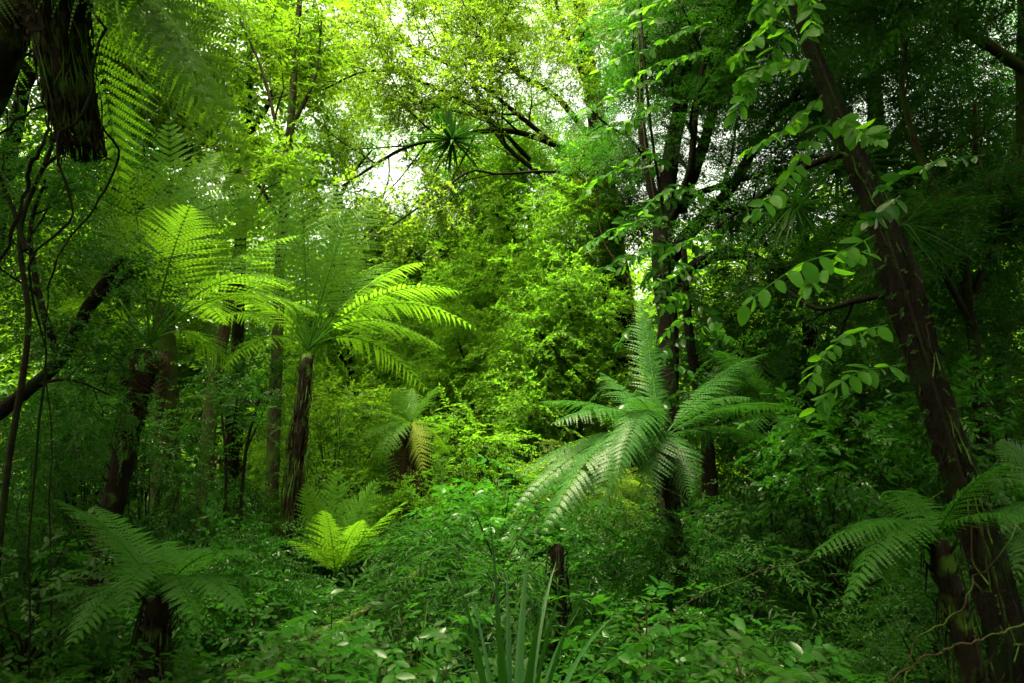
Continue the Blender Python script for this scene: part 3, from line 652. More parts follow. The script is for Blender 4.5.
tree('slim_tree', 'thin sapling trunk at the far left edge in deep shade', [(-14, 680, 4.6), (6, 480, 4.6), (28, 330, 4.6), (20, 230, 4.6), (50, 150, 4.6), (70, 80, 4.6)], [3.2, 3, 2.8, 2.4, 2, 1.6],
     [([(26, 250, 4.6), (5, 190, 4.6), (-20, 150, 4.6)], 3, 1, 5), ([(45, 165, 4.6), (80, 140, 4.6), (110, 130, 4.6)], 2, 1, 5)], bark='bark', leafmat='dark', kind='small', per=2, sc=.2,
     cloud=[(40, 230, 5.6, 60, 70, 50, 'small', 70, 8, .24, .2), (20, 480, 6, 70, 90, 60, 'small', 90, 8, .26, .2), (70, 450, 7.5, 60, 60, 60, 'small', 60, 8, .3, .2)])
for lab, tr, r in [('thin upright sapling in the gap left of the centre left tree fern', [(244, 630, 8.5), (240, 540, 8.5), (246, 450, 8.5), (262, 390, 8.5)], 1.8),
                   ('thin bowed sapling just right of the slim trunk at left', [(214, 630, 7.5), (222, 540, 7.5), (226, 470, 7.5), (220, 400, 7.5)], 1.5),
                   ('wispy sapling stem behind the broad brownish trunk at left', [(142, 620, 11), (140, 520, 11), (146, 440, 11)], 2)]:
    tree('sapling', lab, tr, [r * 1.2, r, r * .6], [([tr[-2], (tr[-1][0] + 20, tr[-1][1] - 20, tr[-1][2])], r * .6, .4, 4)], leafmat='dark', kind='small', per=1, sc=.3, group='thin saplings')

# lianas and twigs hanging in the left shadows and at right
def liana(label, path, r, mat='bark', wig=.02, name='liana'):
    rng = rg(label); pts = tube_px(path, 40); d = np.mean([p[2] for p in path])
    w_ = np.cumsum(rng.normal(0, wig * .5, pts.shape), 0); pts = pts + (w_ - np.linspace(0, 1, 40)[:, None] * w_[-1]) * [1, 1, .4]
    mb = MB(); mb.tube(pts, PX(r, d) * .72 * np.linspace(1, .7, 40) * rng.uniform(.75, 1.3, 40), sides=7, rough=.15, rng=rng)
    o = mb.build(name, M[mat]); c = pts[-1]
    o.data.transform(__import__('mathutils').Matrix.Translation(-Vector(c))); o.location = Vector(c)
    return tag(o, label, 'vine')
liana('dark kinked vine hanging in front of the dead fern skirt at top left', [(78, -20, 3.2), (90, 12, 3.2), (102, 26, 3.2), (98, 60, 3.2), (96, 95, 3.2), (88, 118, 3.2), (76, 132, 3.2), (70, 155, 3.2), (80, 180, 3.2), (78, 210, 3.2), (66, 232, 3.2), (40, 250, 3.3), (32, 270, 3.4), (34, 320, 3.6), (38, 380, 3.8), (30, 520, 3.9), (28, 700, 4)], 2.2)
liana('thin looping vine running low between the top left frond stalks', [(-20, 150, 3.4), (20, 122, 3.4), (60, 108, 3.4), (100, 120, 3.5), (120, 150, 3.6), (116, 190, 3.7), (92, 222, 3.8), (60, 260, 4), (50, 330, 4.2), (55, 460, 4.4), (50, 660, 4.5)], 1.6)
liana('dark forked stem curving through the gloom at the left edge', [(-30, 300, 3.6), (5, 240, 3.6), (18, 190, 3.6), (30, 150, 3.6), (45, 120, 3.7), (60, 60, 3.8), (58, -30, 3.9)], 3)
liana('pale hanging aerial root beside the pinnate vine in the middle', [(640, 20, 8.6), (642, 120, 8.6), (655, 210, 8.6), (662, 260, 8.6), (658, 330, 8.6), (650, 430, 8.6), (655, 600, 8.6)], 1.2, 'root')
liana('pale twisted root dangling left of the dark hollow trunk', [(600, 90, 11), (603, 150, 11), (598, 190, 11), (604, 240, 11), (625, 280, 11), (632, 330, 11), (628, 480, 11), (630, 590, 11)], 1.1, 'root')
liana('bare twig vine arching across the ferns at lower right', [(640, 640, 4.6), (690, 600, 4.6), (745, 575, 4.5), (800, 560, 4.4), (850, 540, 4.3), (905, 512, 4.2), (950, 490, 4.1)], .9, 'fernvine')
liana('grey vine slanting behind the leaning trunk at the upper right', [(1060, 60, 5.6), (1010, 118, 5.6), (960, 150, 5.6), (930, 190, 5.6), (915, 300, 5.8), (930, 420, 6), (985, 560, 6), (1000, 680, 6)], 1.2)
liana('tangled vine loop on the floor by the leaning trunk base', [(880, 690, 3.2), (930, 655, 3.2), (960, 640, 3.2), (1000, 632, 3.2), (1040, 600, 3.3)], 1.4, 'fernvine')
liana('thin brown vine looping from the base of the leaning trunk', [(905, 690, 3.3), (915, 640, 3.3), (960, 600, 3.3), (1000, 560, 3.4), (1035, 500, 3.5)], 1.1, 'fernvine')

# ================================================================== TREE FERNS
fern_specs = []
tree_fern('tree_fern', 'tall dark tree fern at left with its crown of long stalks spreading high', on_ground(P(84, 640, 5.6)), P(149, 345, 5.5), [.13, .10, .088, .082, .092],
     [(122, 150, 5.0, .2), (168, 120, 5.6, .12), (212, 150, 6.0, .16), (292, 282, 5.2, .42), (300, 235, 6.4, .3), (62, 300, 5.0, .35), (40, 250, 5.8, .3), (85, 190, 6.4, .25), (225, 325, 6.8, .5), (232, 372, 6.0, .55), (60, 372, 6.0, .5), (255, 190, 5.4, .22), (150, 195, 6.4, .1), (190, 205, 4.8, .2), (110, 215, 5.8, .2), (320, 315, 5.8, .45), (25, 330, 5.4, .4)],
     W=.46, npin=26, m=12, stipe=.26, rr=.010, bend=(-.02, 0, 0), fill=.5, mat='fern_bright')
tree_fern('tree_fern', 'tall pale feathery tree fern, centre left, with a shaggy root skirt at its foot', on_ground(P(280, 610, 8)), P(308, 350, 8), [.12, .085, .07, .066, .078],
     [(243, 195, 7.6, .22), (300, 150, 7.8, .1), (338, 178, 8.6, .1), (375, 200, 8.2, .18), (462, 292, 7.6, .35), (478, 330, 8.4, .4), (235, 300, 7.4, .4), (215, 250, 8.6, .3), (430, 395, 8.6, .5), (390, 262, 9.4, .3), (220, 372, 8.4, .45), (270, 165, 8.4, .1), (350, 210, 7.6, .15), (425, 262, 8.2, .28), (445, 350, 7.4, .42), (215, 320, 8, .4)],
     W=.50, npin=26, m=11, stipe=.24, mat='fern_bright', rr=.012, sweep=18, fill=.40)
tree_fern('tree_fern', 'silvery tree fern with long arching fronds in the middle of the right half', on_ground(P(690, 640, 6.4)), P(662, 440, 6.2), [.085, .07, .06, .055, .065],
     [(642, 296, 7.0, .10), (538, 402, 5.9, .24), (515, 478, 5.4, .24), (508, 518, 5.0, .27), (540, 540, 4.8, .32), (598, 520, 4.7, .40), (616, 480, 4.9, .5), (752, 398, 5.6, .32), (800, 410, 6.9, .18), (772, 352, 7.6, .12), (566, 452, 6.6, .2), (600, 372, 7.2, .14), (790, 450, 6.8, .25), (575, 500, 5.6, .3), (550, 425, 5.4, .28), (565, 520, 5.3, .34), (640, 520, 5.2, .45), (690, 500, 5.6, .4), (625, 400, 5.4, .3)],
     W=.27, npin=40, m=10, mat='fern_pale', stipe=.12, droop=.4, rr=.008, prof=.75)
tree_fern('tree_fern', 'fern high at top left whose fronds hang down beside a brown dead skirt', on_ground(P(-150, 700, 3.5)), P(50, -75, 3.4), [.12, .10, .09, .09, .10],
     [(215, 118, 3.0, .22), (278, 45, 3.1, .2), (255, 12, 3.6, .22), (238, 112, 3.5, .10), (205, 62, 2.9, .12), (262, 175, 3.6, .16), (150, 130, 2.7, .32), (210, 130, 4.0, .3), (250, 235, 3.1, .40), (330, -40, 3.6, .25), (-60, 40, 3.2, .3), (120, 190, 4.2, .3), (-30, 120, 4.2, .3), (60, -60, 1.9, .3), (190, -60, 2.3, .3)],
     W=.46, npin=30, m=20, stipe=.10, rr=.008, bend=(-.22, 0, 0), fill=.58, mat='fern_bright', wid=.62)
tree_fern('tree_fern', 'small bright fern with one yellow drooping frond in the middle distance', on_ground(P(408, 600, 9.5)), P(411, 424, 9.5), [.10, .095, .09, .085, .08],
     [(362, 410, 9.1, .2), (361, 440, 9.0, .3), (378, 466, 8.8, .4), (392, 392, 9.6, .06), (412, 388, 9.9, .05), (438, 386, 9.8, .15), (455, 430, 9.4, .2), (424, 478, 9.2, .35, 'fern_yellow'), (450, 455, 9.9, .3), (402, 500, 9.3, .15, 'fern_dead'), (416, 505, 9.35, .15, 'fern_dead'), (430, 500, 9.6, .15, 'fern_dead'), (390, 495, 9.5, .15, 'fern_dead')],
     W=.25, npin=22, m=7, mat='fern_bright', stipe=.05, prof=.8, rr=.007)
tree_fern('ground_fern', 'bright lime green fern rising in a sheaf right of the shaggy fern trunk', on_ground(P(340, 610, 6.3)), P(335, 575, 6.3), [.03], 
     [(304, 484, 6.2, .08), (338, 468, 6.4, .04), (378, 478, 6.3, .08), (408, 500, 6.2, .14), (416, 538, 6.0, .24), (288, 540, 6.0, .25), (362, 520, 5.9, .2), (325, 510, 5.8, .12)], W=.25, npin=22, m=7, mat='fern_bright', trunk=False, stipe=.08)
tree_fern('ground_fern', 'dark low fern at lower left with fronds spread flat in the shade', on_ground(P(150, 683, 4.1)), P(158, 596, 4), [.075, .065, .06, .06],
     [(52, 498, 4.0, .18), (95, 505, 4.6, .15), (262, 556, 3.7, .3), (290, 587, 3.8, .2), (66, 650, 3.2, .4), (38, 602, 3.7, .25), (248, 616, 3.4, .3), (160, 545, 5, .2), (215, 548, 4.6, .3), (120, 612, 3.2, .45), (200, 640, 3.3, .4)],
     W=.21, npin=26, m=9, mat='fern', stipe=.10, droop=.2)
tree_fern('tree_fern', 'slanting fern beside the foot of the leaning trunk with fronds falling to the left', on_ground(P(1000, 690, 3.5)), P(936, 536, 3.5), [.07, .06, .05, .05],
     [(806, 562, 3.3, .36), (842, 612, 3.1, .42), (822, 545, 3.9, .3), (862, 632, 3.4, .4), (1012, 462, 3.2, .3), (1035, 520, 3.1, .35), (885, 492, 4.4, .2)],
     W=.19, npin=32, m=10, mat='fern', stipe=.06, droop=.35, rr=.007, sweep=22)
tree_fern('tree_fern', 'grey green fern poking in from the right edge behind the leaning trunk', on_ground(P(1085, 690, 4.6)), P(1075, 520, 4.6), [.10, .09, .08],
     [(985, 480, 4.4, .3), (990, 540, 4.2, .35), (1000, 440, 4.9, .2), (1150, 480, 4.6, .3), (1010, 590, 4.3, .4)], W=.24, npin=26, m=9, mat='fern_pale', stipe=.08, droop=.3)
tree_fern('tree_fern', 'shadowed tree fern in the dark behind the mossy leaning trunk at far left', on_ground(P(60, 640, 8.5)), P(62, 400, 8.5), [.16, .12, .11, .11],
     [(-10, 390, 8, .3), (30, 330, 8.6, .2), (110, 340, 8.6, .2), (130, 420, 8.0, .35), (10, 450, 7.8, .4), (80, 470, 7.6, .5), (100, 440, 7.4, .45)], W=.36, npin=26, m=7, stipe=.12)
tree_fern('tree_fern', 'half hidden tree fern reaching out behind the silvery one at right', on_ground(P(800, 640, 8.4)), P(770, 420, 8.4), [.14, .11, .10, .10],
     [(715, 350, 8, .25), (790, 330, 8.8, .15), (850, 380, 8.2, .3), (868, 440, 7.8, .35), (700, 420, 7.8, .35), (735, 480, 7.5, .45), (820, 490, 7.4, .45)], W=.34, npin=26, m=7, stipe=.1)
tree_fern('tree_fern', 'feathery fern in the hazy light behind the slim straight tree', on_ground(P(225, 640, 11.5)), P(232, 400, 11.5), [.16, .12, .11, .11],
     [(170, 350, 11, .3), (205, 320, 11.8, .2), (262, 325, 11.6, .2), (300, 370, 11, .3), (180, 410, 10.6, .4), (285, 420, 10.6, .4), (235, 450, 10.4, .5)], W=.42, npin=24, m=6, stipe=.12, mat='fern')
def root_skirt(parent, path, spread, n, mat='root'):
    """hanging fibres: many thin strands down a trunk, one shaggy part"""
    rng = rg('roots', n); o = np.array(parent.location); mb = MB(); L = len(path) - 1
    for k in range(n):
        i = rng.uniform(.0, .75) * L; th = rng.uniform(0, 6.28); c = np.array([math.cos(th), math.sin(th), 0]); pts = []
        for j in range(7):
            q = min(i + j * rng.uniform(.5, 1.3) * L * .09, L); p = path[int(q)] + (path[min(int(q) + 1, L)] - path[int(q)]) * (q % 1)
            w = np.interp(q / L, [0, 1], spread); pts.append(p + c * w * (1 + .08 * j) + rng.normal(0, .018, 3))
        mb.tube(curve(pts, 10), np.linspace(.007, .003, 10), sides=3, cap=False, a=.5)
    mb.build('root_skirt', M[mat], parent, origin=o)
M['fibre'] = bark_mat('dead_fibre', (.004, .0036, .0016), (.018, .0155, .0065), moss_amt=.4)
# dead skirt on the top-left fern: hanging brown fronds around the stem
def dead_skirt(root_label, top, length, width, n, name='frond', parent=None, origin=None, d=3.4, W=.10):
    rng = rg(root_label)
    for k in range(n):
        th = rng.uniform(0, 6.28); r = width * rng.uniform(.4, 1); c = np.array([math.cos(th), math.sin(th), 0])
        a = top + c * r * .35; b = a + c * r * 1.6 + [0, 0, length * .02]; e = top + c * r * rng.uniform(.5, 1.25) + [0, 0, -length * rng.uniform(.6, 1.1)]
        mb = frond_mesh(a, b, e, npin=20, W=W, m=6, up=c, droop=.7, rng=rng, stipe=.05, rr=.010, wid=1.1)
        mb.build('dead_frond', M['fern_dead'], parent, origin=origin)
ferns = [o for o in scene.objects if o.get('category') == 'fern']
tf = ferns[3]; _m = MB(); _p = curve([P(50, -110, 3.4), P(54, -20, 3.4), P(62, 50, 3.4), P(76, 100, 3.38), P(84, 122, 3.36)], 16)
_m.tube(_p, radii([.13, .15, .13, .09, .03], 16), sides=16, rough=.22, rng=rg('mass')); _m.build('root_mass', M['fernbark'], tf, origin=np.array(tf.location))
_h = curve([P(52, -60, 3.4), P(56, 0, 3.4), P(64, 60, 3.4), P(80, 150, 3.36)], 30)
root_skirt(tf, _h, (.13, .07), 220, 'fibre')
dead_skirt('skirt a', P(60, -70, 3.4), .92, .17, 26, parent=tf, origin=np.array(tf.location), W=.13)
root_skirt(ferns[1], curve([P(306, 380, 8), P(296, 460, 8), on_ground(P(282, 610, 8))], 30), (.055, .10), 80, 'fibre')
dead_skirt('skirt c', P(148, 352, 5.5), .75, .16, 5, parent=ferns[0], origin=np.array(ferns[0].location), W=.12)
dead_skirt('skirt d', P(662, 445, 6.2), .7, .14, 5, parent=ferns[2], origin=np.array(ferns[2].location), W=.09)
root_skirt(ferns[4], curve([P(411, 430, 9.5), P(410, 500, 9.5), on_ground(P(408, 600, 9.5))], 30), (.08, .16), 90, 'fibre')

# ================================================================== CLIMBERS AND PERCHING PLANTS
def leaf_vine(label, sprays, d, L, W, n, mat='vine', stem=None, group=None):
    """climber: a stem and drooping sprays of paired oval leaves"""
    rng = rg(label); a = P(*stem[0]) if stem else P(*sprays[0][0])
    root = thing('leafy_vine', a, label, 'vine', group)
    if stem:
        mb = MB(); mb.tube(tube_px(stem, 30), PX(1.6, d), sides=6, rough=.1, rng=rng); mb.build('stem', M['bark'], root, origin=a)
    for sp in sprays:
        pts = tube_px(sp, 2 * n + 1); mb = MB()
        mb.tube(pts, np.linspace(.0035, .0015, len(pts)) * d / 3, sides=5, cap=False, a=.5)
        t = nrm(np.gradient(pts, axis=0)); B = []; D = []; S = []; U = []
        vd = nrm(rng.normal(0, .35, 3) + [0, -.6, .8])
        for i in range(1, len(pts)):
            lat = nrm(np.cross(t[i], vd)); 
            for sg in ((1, -1) if i < len(pts) - 1 else (0,)):
                if rng.uniform() < .16: continue
                B.append(pts[i]); D.append(lat * sg * .85 + t[i] * .55 + [0, 0, -.35] + rng.normal(0, .26, 3))
                U.append(vd + rng.normal(0, .5, 3)); S.append(rng.uniform(.6, 1.25) * (1 - .3 * (i / len(pts))))
        B = np.array(B); S = np.array(S)
        v, T, Q = oval(B, np.array(D), np.array(U), L * S, W * S, fold=.22, bend=.18)
        av = np.repeat(rng.uniform(.2, .9, len(B)), 14); k = mb.n
        mb.add(v, T, av); mb.f.append(Q + k)
        mb.build('leaf_spray', M[mat], root, origin=a)
    return root
leaf_vine('climber with bright round leaves hanging along the upper left side of the leaning trunk',
    [[(800, -20, 3.3), (778, 15, 3.2), (752, 40, 3.1), (735, 62, 3.1)], [(790, 25, 3.3), (770, 55, 3.2), (748, 90, 3.1), (735, 118, 3.1)], [(812, 60, 3.3), (790, 62, 3.2), (760, 70, 3.1), (738, 82, 3.1)],
     [(800, -30, 3.3), (812, 10, 3.2), (806, 40, 3.1)], [(822, 95, 3.3), (800, 120, 3.2), (770, 138, 3.1), (748, 150, 3.1)], [(830, 120, 3.3), (805, 150, 3.2), (785, 182, 3.1), (752, 215, 3.0)], [(838, 118, 3.4), (860, 132, 3.3), (880, 140, 3.2)], [(770, -30, 3.2), (765, 0, 3.1), (758, 12, 3.1)]],
    3.2, .105, .060, 8, stem=[(778, -60, 4.2), (812, 40, 4.1), (846, 125, 3.95), (872, 190, 3.85), (905, 290, 3.75), (948, 430, 3.65), (1000, 600, 3.6), (1015, 720, 3.6)])
leaf_vine('middle spray of large oval leaves reaching left from the leaning trunk',
    [[(875, 235, 3.4), (845, 250, 3.2), (805, 262, 3.0), (770, 285, 2.9), (745, 305, 2.9)], [(870, 250, 3.4), (840, 258, 3.2), (818, 275, 3.0), (805, 292, 3.0)]], 3, .12, .07, 5)
leaf_vine('lower spray of shaded oval leaves drooping from the leaning trunk', [[(888, 325, 3.5), (850, 335, 3.3), (822, 358, 3.2), (806, 390, 3.1)], [(900, 365, 3.5), (860, 372, 3.3), (830, 392, 3.2), (812, 415, 3.2)]], 3.2, .10, .055, 6)
leaf_vine('dim leafy spray just right of the leaning trunk near the top', [[(985, 155, 3.6), (945, 160, 3.5), (905, 175, 3.4), (880, 190, 3.4)], [(900, 195, 3.5), (880, 215, 3.4), (862, 222, 3.4)]], 3.4, .11, .06, 5, mat='glossy')
# bright pinnate climber in the middle
sp = []
rng = rg('pinn')
for (x, y) in [(640, 30), (600, 40), (628, 62), (690, 35), (636, 92), (662, 70), (600, 108), (624, 130), (660, 112), (690, 62), (636, 165), (612, 180), (668, 200), (640, 228), (618, 235), (655, 256), (690, 248), (600, 20), (655, 10)]:
    sp.append([(x + 26, y - 12, 8.2), (x + 8, y - 10, 8.0), (x - 12, y - 2, 7.9), (x - 30 + rng.uniform(-6, 6), y + 12, 7.8)])
leaf_vine('climber of bright ladder-like leaf sprays hanging down the middle before the dark stems', sp, 8, .16, .075, 7,
    stem=[(690, 640, 8.3), (682, 500, 8.3), (676, 380, 8.3), (668, 250, 8.3), (650, 120, 8.2), (640, 0, 8.2), (640, -60, 8.2)])
sp = []; rng = rg('veil')
for k in range(26):
    x, y = rng.uniform(640, 700), rng.uniform(150, 430); sg = rng.choice([-1, 1])
    sp.append([(x, y, 8.5), (x + sg * 14, y - 4, 8.4), (x + sg * 30, y + 4, 8.3), (x + sg * rng.uniform(38, 50), y + rng.uniform(12, 24), 8.2)])
leaf_vine('dark leafy climber wrapped round the many-stemmed tree behind the silvery tree fern', sp, 8.4, .17, .085, 6, mat='glossy')
leaf_vine('leafy vine tuft beside the top frond of the silvery tree fern', [[(705, 330, 7), (690, 318, 6.9), (672, 326, 6.8), (660, 340, 6.8)], [(705, 280, 7), (690, 268, 6.9), (670, 280, 6.8), (655, 282, 6.8)], [(700, 345, 7), (715, 330, 6.9), (730, 338, 6.8)], [(690, 300, 7), (676, 300, 6.9), (664, 308, 6.8)]], 7, .12, .06, 6)

def sword_tuft(name, label, c, n, L, w, el=(10, 80), mat='sword', cat='plant', az=None, droop=.35, part='blade', group=None):
    """rosette of long stiff leaves, each blade a mesh of its own"""
    rng = rg(label); c = np.asarray(c, float); root = thing(name, c, label, cat, group)
    for k in range(n):
        th = rng.uniform(0, 6.28) if az is None else rng.uniform(*az); e = R(rng.uniform(*el)); l = L * rng.uniform(.65, 1.1)
        h = np.array([math.cos(th), math.sin(th), 0]); s = np.linspace(0, 1, 9)
        ax = c + h * .03 + (h * math.cos(e) + np.array([0, 0, math.sin(e)])) * (l * s)[:, None] + (h * .25 + np.array([0, 0, -1.0])) * (droop * l * rng.uniform(.3, 1.4) * math.cos(e) * s ** 2.2)[:, None]
        blade(root, ax, w * rng.uniform(.8, 1.15), h, rng, mat, c, part)
    return root
def blade(root, ax, w, h, rng, mat, c, part='blade'):
    n = len(ax); s = np.linspace(0, 1, n); t = nrm(np.gradient(ax, axis=0))
    side = nrm(np.cross(t, np.cross(np.array([-h[1], h[0], 0.0]), t) + rng.normal(0, .12, 3))); up = np.cross(side, t)
    hw = (w * .5 * np.minimum(1, .55 + 1.6 * s) * (1 - s ** 2.6) + .0005)[:, None]
    V = np.stack([ax - side * hw + up * hw * .45, ax, ax + side * hw + up * hw * .45], 1).reshape(-1, 3)
    i = np.arange(n - 1)[:, None] * 3
    f = np.concatenate([i + [0, 1, 4, 3], i + [1, 2, 5, 4]])
    mb = MB(); mb.add(V, f, np.clip(rng.normal(.45, .2), 0, 1)); return mb.build(part, M[mat], root, origin=c)

def perch(label, px, py, d, n, Lpx, wpx, **k):
    return sword_tuft('perching_lily', label, P(px, py, d), n, PX(Lpx, d), PX(wpx, d), **k)
perch('nest of sword leaves perched on the long limb over the clearing', 452, 140, 11.0, 110, 48, 2.6, el=(-30, 85), mat='sword')
perch('dark spiky tuft of sword leaves left of the leaning trunk near the top', 838, 168, 6.5, 70, 66, 2.6, el=(-40, 85), mat='dark')
perch('spiky tuft of hanging sword leaves on the dark stems left of the leaning trunk', 795, 205, 7.5, 60, 62, 2.4, el=(-60, 45), mat='dark')
perch('spiky tuft of thin leaves right of the leaning trunk', 900, 225, 5.2, 60, 66, 2.4, el=(-60, 50), mat='dark')
perch('spiky tuft of thin leaves high at the right edge', 1000, 232, 6.2, 60, 58, 2.4, el=(-50, 60), mat='dark')

# ================================================================== UNDERGROWTH
def shrub(label, px, py, d, rx, ry, kind='oval', mat='glossy', n=40, per=4, sc=.3, vmean=.5, name='shrub', group=None, rd=None):
    rng = rg(label); c = P(px, py, d); b = on_ground(c); root = thing(name, b, label, 'shrub', group)
    rad = np.array([PX(rx, d), PX(rd or rx, d) * .8, PX(ry, d)]); st = MB(); fo = MB()
    cc = crown_cloud(fo, rng, c, rad, kind, n, per, sc, sig=.09, vmean=vmean, shell=.45, droop=.3)
    fork = b + (c - b) * .35
    st.tube([b - [0, 0, .05], b + (c - b) * .2, fork], [.016, .014, .012], sides=6, cap=False)
    for q in cc[::max(1, len(cc) // 14)]:
        st.tube(curve([fork, fork * .5 + q * .5 + rng.normal(0, .06, 3), q], 7), np.linspace(.010, .003, 7), sides=5, cap=False)
    st.build('stem', M['bark'], root, origin=b); fo.build('foliage', M[mat], root, smooth=(kind == 'oval'), origin=b)
    return root
S = [
 ('glossy broad-leaved shrub in the middle under the tips of the silvery tree fern', 505, 520, 7.6, 62, 40, 'oval', 'glossy', 60, 4, .34, .6),
 ('round-leaved bright shrub in the light left of the small yellow-fronded fern', 340, 425, 11, 55, 45, 'small', 'broad', 60, 6, .5, .65),
 ('low sunlit shrub in front of the slim straight tree', 300, 510, 9.5, 50, 42, 'small', 'broad', 50, 6, .42, .45),
 ('soft bush hiding the foot of the small yellow-fronded fern', 412, 520, 9.0, 46, 28, 'tuft', 'fine', 60, 6, .30, .5),
 ('small-leaved bush right of the lime green fern', 418, 550, 7.2, 40, 24, 'tuft', 'dark', 50, 6, .20, .7),
 ('dark bush in the shade behind the left tree fern', 150, 480, 7.5, 60, 60, 'small', 'dark', 60, 6, .3, .5),
 ('dim leafy bush between the slim trunks at left', 228, 520, 9, 42, 50, 'small', 'dark', 50, 6, .34, .6),
 ('leafy bush beneath the dark lianas at the far left', 30, 590, 4.6, 60, 60, 'oval', 'dark', 50, 4, .24, .4),
 ('dark bush behind the mossy leaning trunk at far left', 95, 420, 7.2, 60, 40, 'small', 'glossy', 50, 6, .28, .6),
 ('dark leafy shrub veiling the trunk of the silvery tree fern', 680, 560, 5.6, 46, 40, 'small', 'dark', 60, 6, .2, .5),
 ('dark shrub behind the dark post stump', 600, 540, 7, 60, 36, 'small', 'dark', 60, 6, .28, .5),
 ('tall leafy shrub in the dark right of the many-stemmed tree', 790, 520, 6.5, 70, 50, 'oval', 'dark', 60, 4, .26, .45),
 ('leafy shrub with pale green tips behind the slanting fern', 830, 455, 6, 60, 55, 'oval', 'glossy', 70, 4, .24, .45),
 ('leafy shrub behind the leaning trunk at right', 960, 430, 6, 60, 60, 'oval', 'glossy', 60, 4, .24, .4),
 ('dark leafy bush at the foot of the leaning trunk', 930, 620, 4.4, 70, 55, 'small', 'dark', 60, 6, .2, .4),
 ('shady bush in front of the many-stemmed tree base', 720, 560, 6.4, 50, 32, 'small', 'dark', 46, 6, .24, .4),
 ('bush at the right edge below the grey green fern', 1010, 560, 5.2, 50, 50, 'oval', 'dark', 40, 4, .22, .4),
 ('dark thicket bush left of the dark low fern', 40, 500, 6.5, 60, 55, 'small', 'dark', 50, 6, .26, .35),
 ('mid green bush right of the small yellow-fronded fern', 470, 455, 10.5, 50, 45, 'small', 'fine', 60, 6, .4, .45),
 ('bush with fine hanging sprays left of the dark post stump', 585, 490, 8.5, 46, 44, 'fine', 'canopy', 50, 6, .4, .4),
 ('dark bush filling the gap under the right hand dark trees', 860, 540, 7.5, 80, 46, 'small', 'dark', 60, 6, .3, .4),
 ('bush behind the low dark fern near the shaggy root skirt', 235, 590, 6.5, 50, 36, 'small', 'dark', 50, 6, .24, .45),
]
for q in S: shrub(q[0], q[1], q[2], q[3], q[4], q[5], kind=q[6], mat=q[7], n=q[8], per=q[9], sc=q[10], vmean=q[11])

# low bushes crowding the floor: four built, the rest copied
def low_bush(i, kind, mat, h, r, sc):
    rng = rg('bush', i); root = thing('low_bush', (0, 0, 0), 'low bush', 'shrub'); fo = MB(); st = MB()
    cc = crown_cloud(fo, rng, (0, 0, h * .5), (r, r, h * .5), kind, 46, 6 if kind != 'oval' else 3, sc, sig=.1, shell=.35, vmean=.5)
    for q in cc[::4]: st.tube(curve([(0, 0, -.05), q * [.35, .35, .6], q], 6), np.linspace(.008, .003, 6), sides=4, cap=False)
    st.build('stem', M['bark'], root); fo.build('foliage', M[mat], root, smooth=(kind == 'oval')); return root
bp_ = [low_bush(0, 'small', 'dark', .8, .55, .26), low_bush(1, 'tuft', 'glossy', .7, .5, .26), low_bush(2, 'oval', 'glossy', .75, .5, .26), low_bush(3, 'lance', 'dark', .9, .5, .30), low_bush(4, 'small', 'glossy', .55, .55, .24)]
rng = rg('bushes'); k = 0; seen = set()
while k < 95:
    d = rng.uniform(5.2, 15); px = rng.uniform(-60, 1090)
    if 270 < px < 470 and d < 9.8: continue
    i = int(rng.integers(0, 5)); loc = G(px, d); s_ = rng.uniform(.7, 1.3) * (1 + .03 * d); rz = rng.uniform(0, 6.28)
    lab, grp = ('small leafy bush crowding the forest floor between the trunks', 'low bushes on the forest floor')
    if i not in seen:
        seen.add(i); o = bp_[i]; o.location = loc; o.rotation_euler = (0, 0, rz); o.scale = (s_,) * 3; o['label'] = lab; o['group'] = grp
    else: copy_thing(bp_[i], loc, rz, s_, lab, grp)
    k += 1

# leafy seedlings of the foreground: built once per kind, then copied
def seedling(i, h, n, sc):
    rng = rg('seedling', i); root = thing('leafy_seedling', (0, 0, 0), 'leafy seedling', 'plant')
    st = MB(); fo = MB(); top = np.array([rng.normal(0, .06), rng.normal(0, .06), h])
    path = curve([(0, 0, -.04), top * .5 + rng.normal(0, .03, 3), top], 10); st.tube(path, np.linspace(.007, .003, 10), sides=5, cap=False)
    pos = []; dr = []
    for k in range(n):
        j = rng.integers(4, 10); th = k * 2.4 + rng.normal(0, .3); e = rng.uniform(-.1, .5); d = np.array([math.cos(th), math.sin(th), e])
        q = path[j] + d * rng.uniform(.03, .10); st.tube([path[j], (path[j] + q) / 2 + [0, 0, .01], q], .0025, sides=4, cap=False)
        pos.append(q); dr.append(d)
    put_sprays(fo, 'oval', np.array(pos), np.array(dr), sc * rng.uniform(.7, 1.2, n), rng.normal(0, .35, n), rng.uniform(.3, .8, n))
    st.build('stem', M['stipe'], root); fo.build('foliage', M['dark' if i % 3 == 1 else 'glossy'], root)
    return root
protos = [seedling(i, .36 + .06 * i, 9 + i % 3, .20 + .04 * (i % 3)) for i in range(6)]
patches = [  # label, group, count, px range, depth range
 ('bright glossy seedling in the leafy patch left of the sword-leaved clump', 'seedlings left of the sword-leaved clump', 34, (255, 440), (3.0, 5.2), 1.05),
 ('broad-leaved seedling in the leafy bed right of the sword-leaved clump', 'seedlings right of the sword-leaved clump', 44, (590, 800), (2.7, 5.0), 1.1),
 ('small leafy seedling in the dark corner at lower right', 'seedlings in the lower right shade', 16, (800, 990), (3.0, 4.6), .8),
 ('small leafy seedling in the dark corner at lower left', 'seedlings in the lower left shade', 16, (10, 250), (3.2, 4.8), .75),
 ('leafy seedling on the floor behind the sword-leaved clump', 'seedlings behind the sword-leaved clump', 22, (420, 640), (4.8, 7.0), 1.0)]
rng = rg('patches'); first = set()
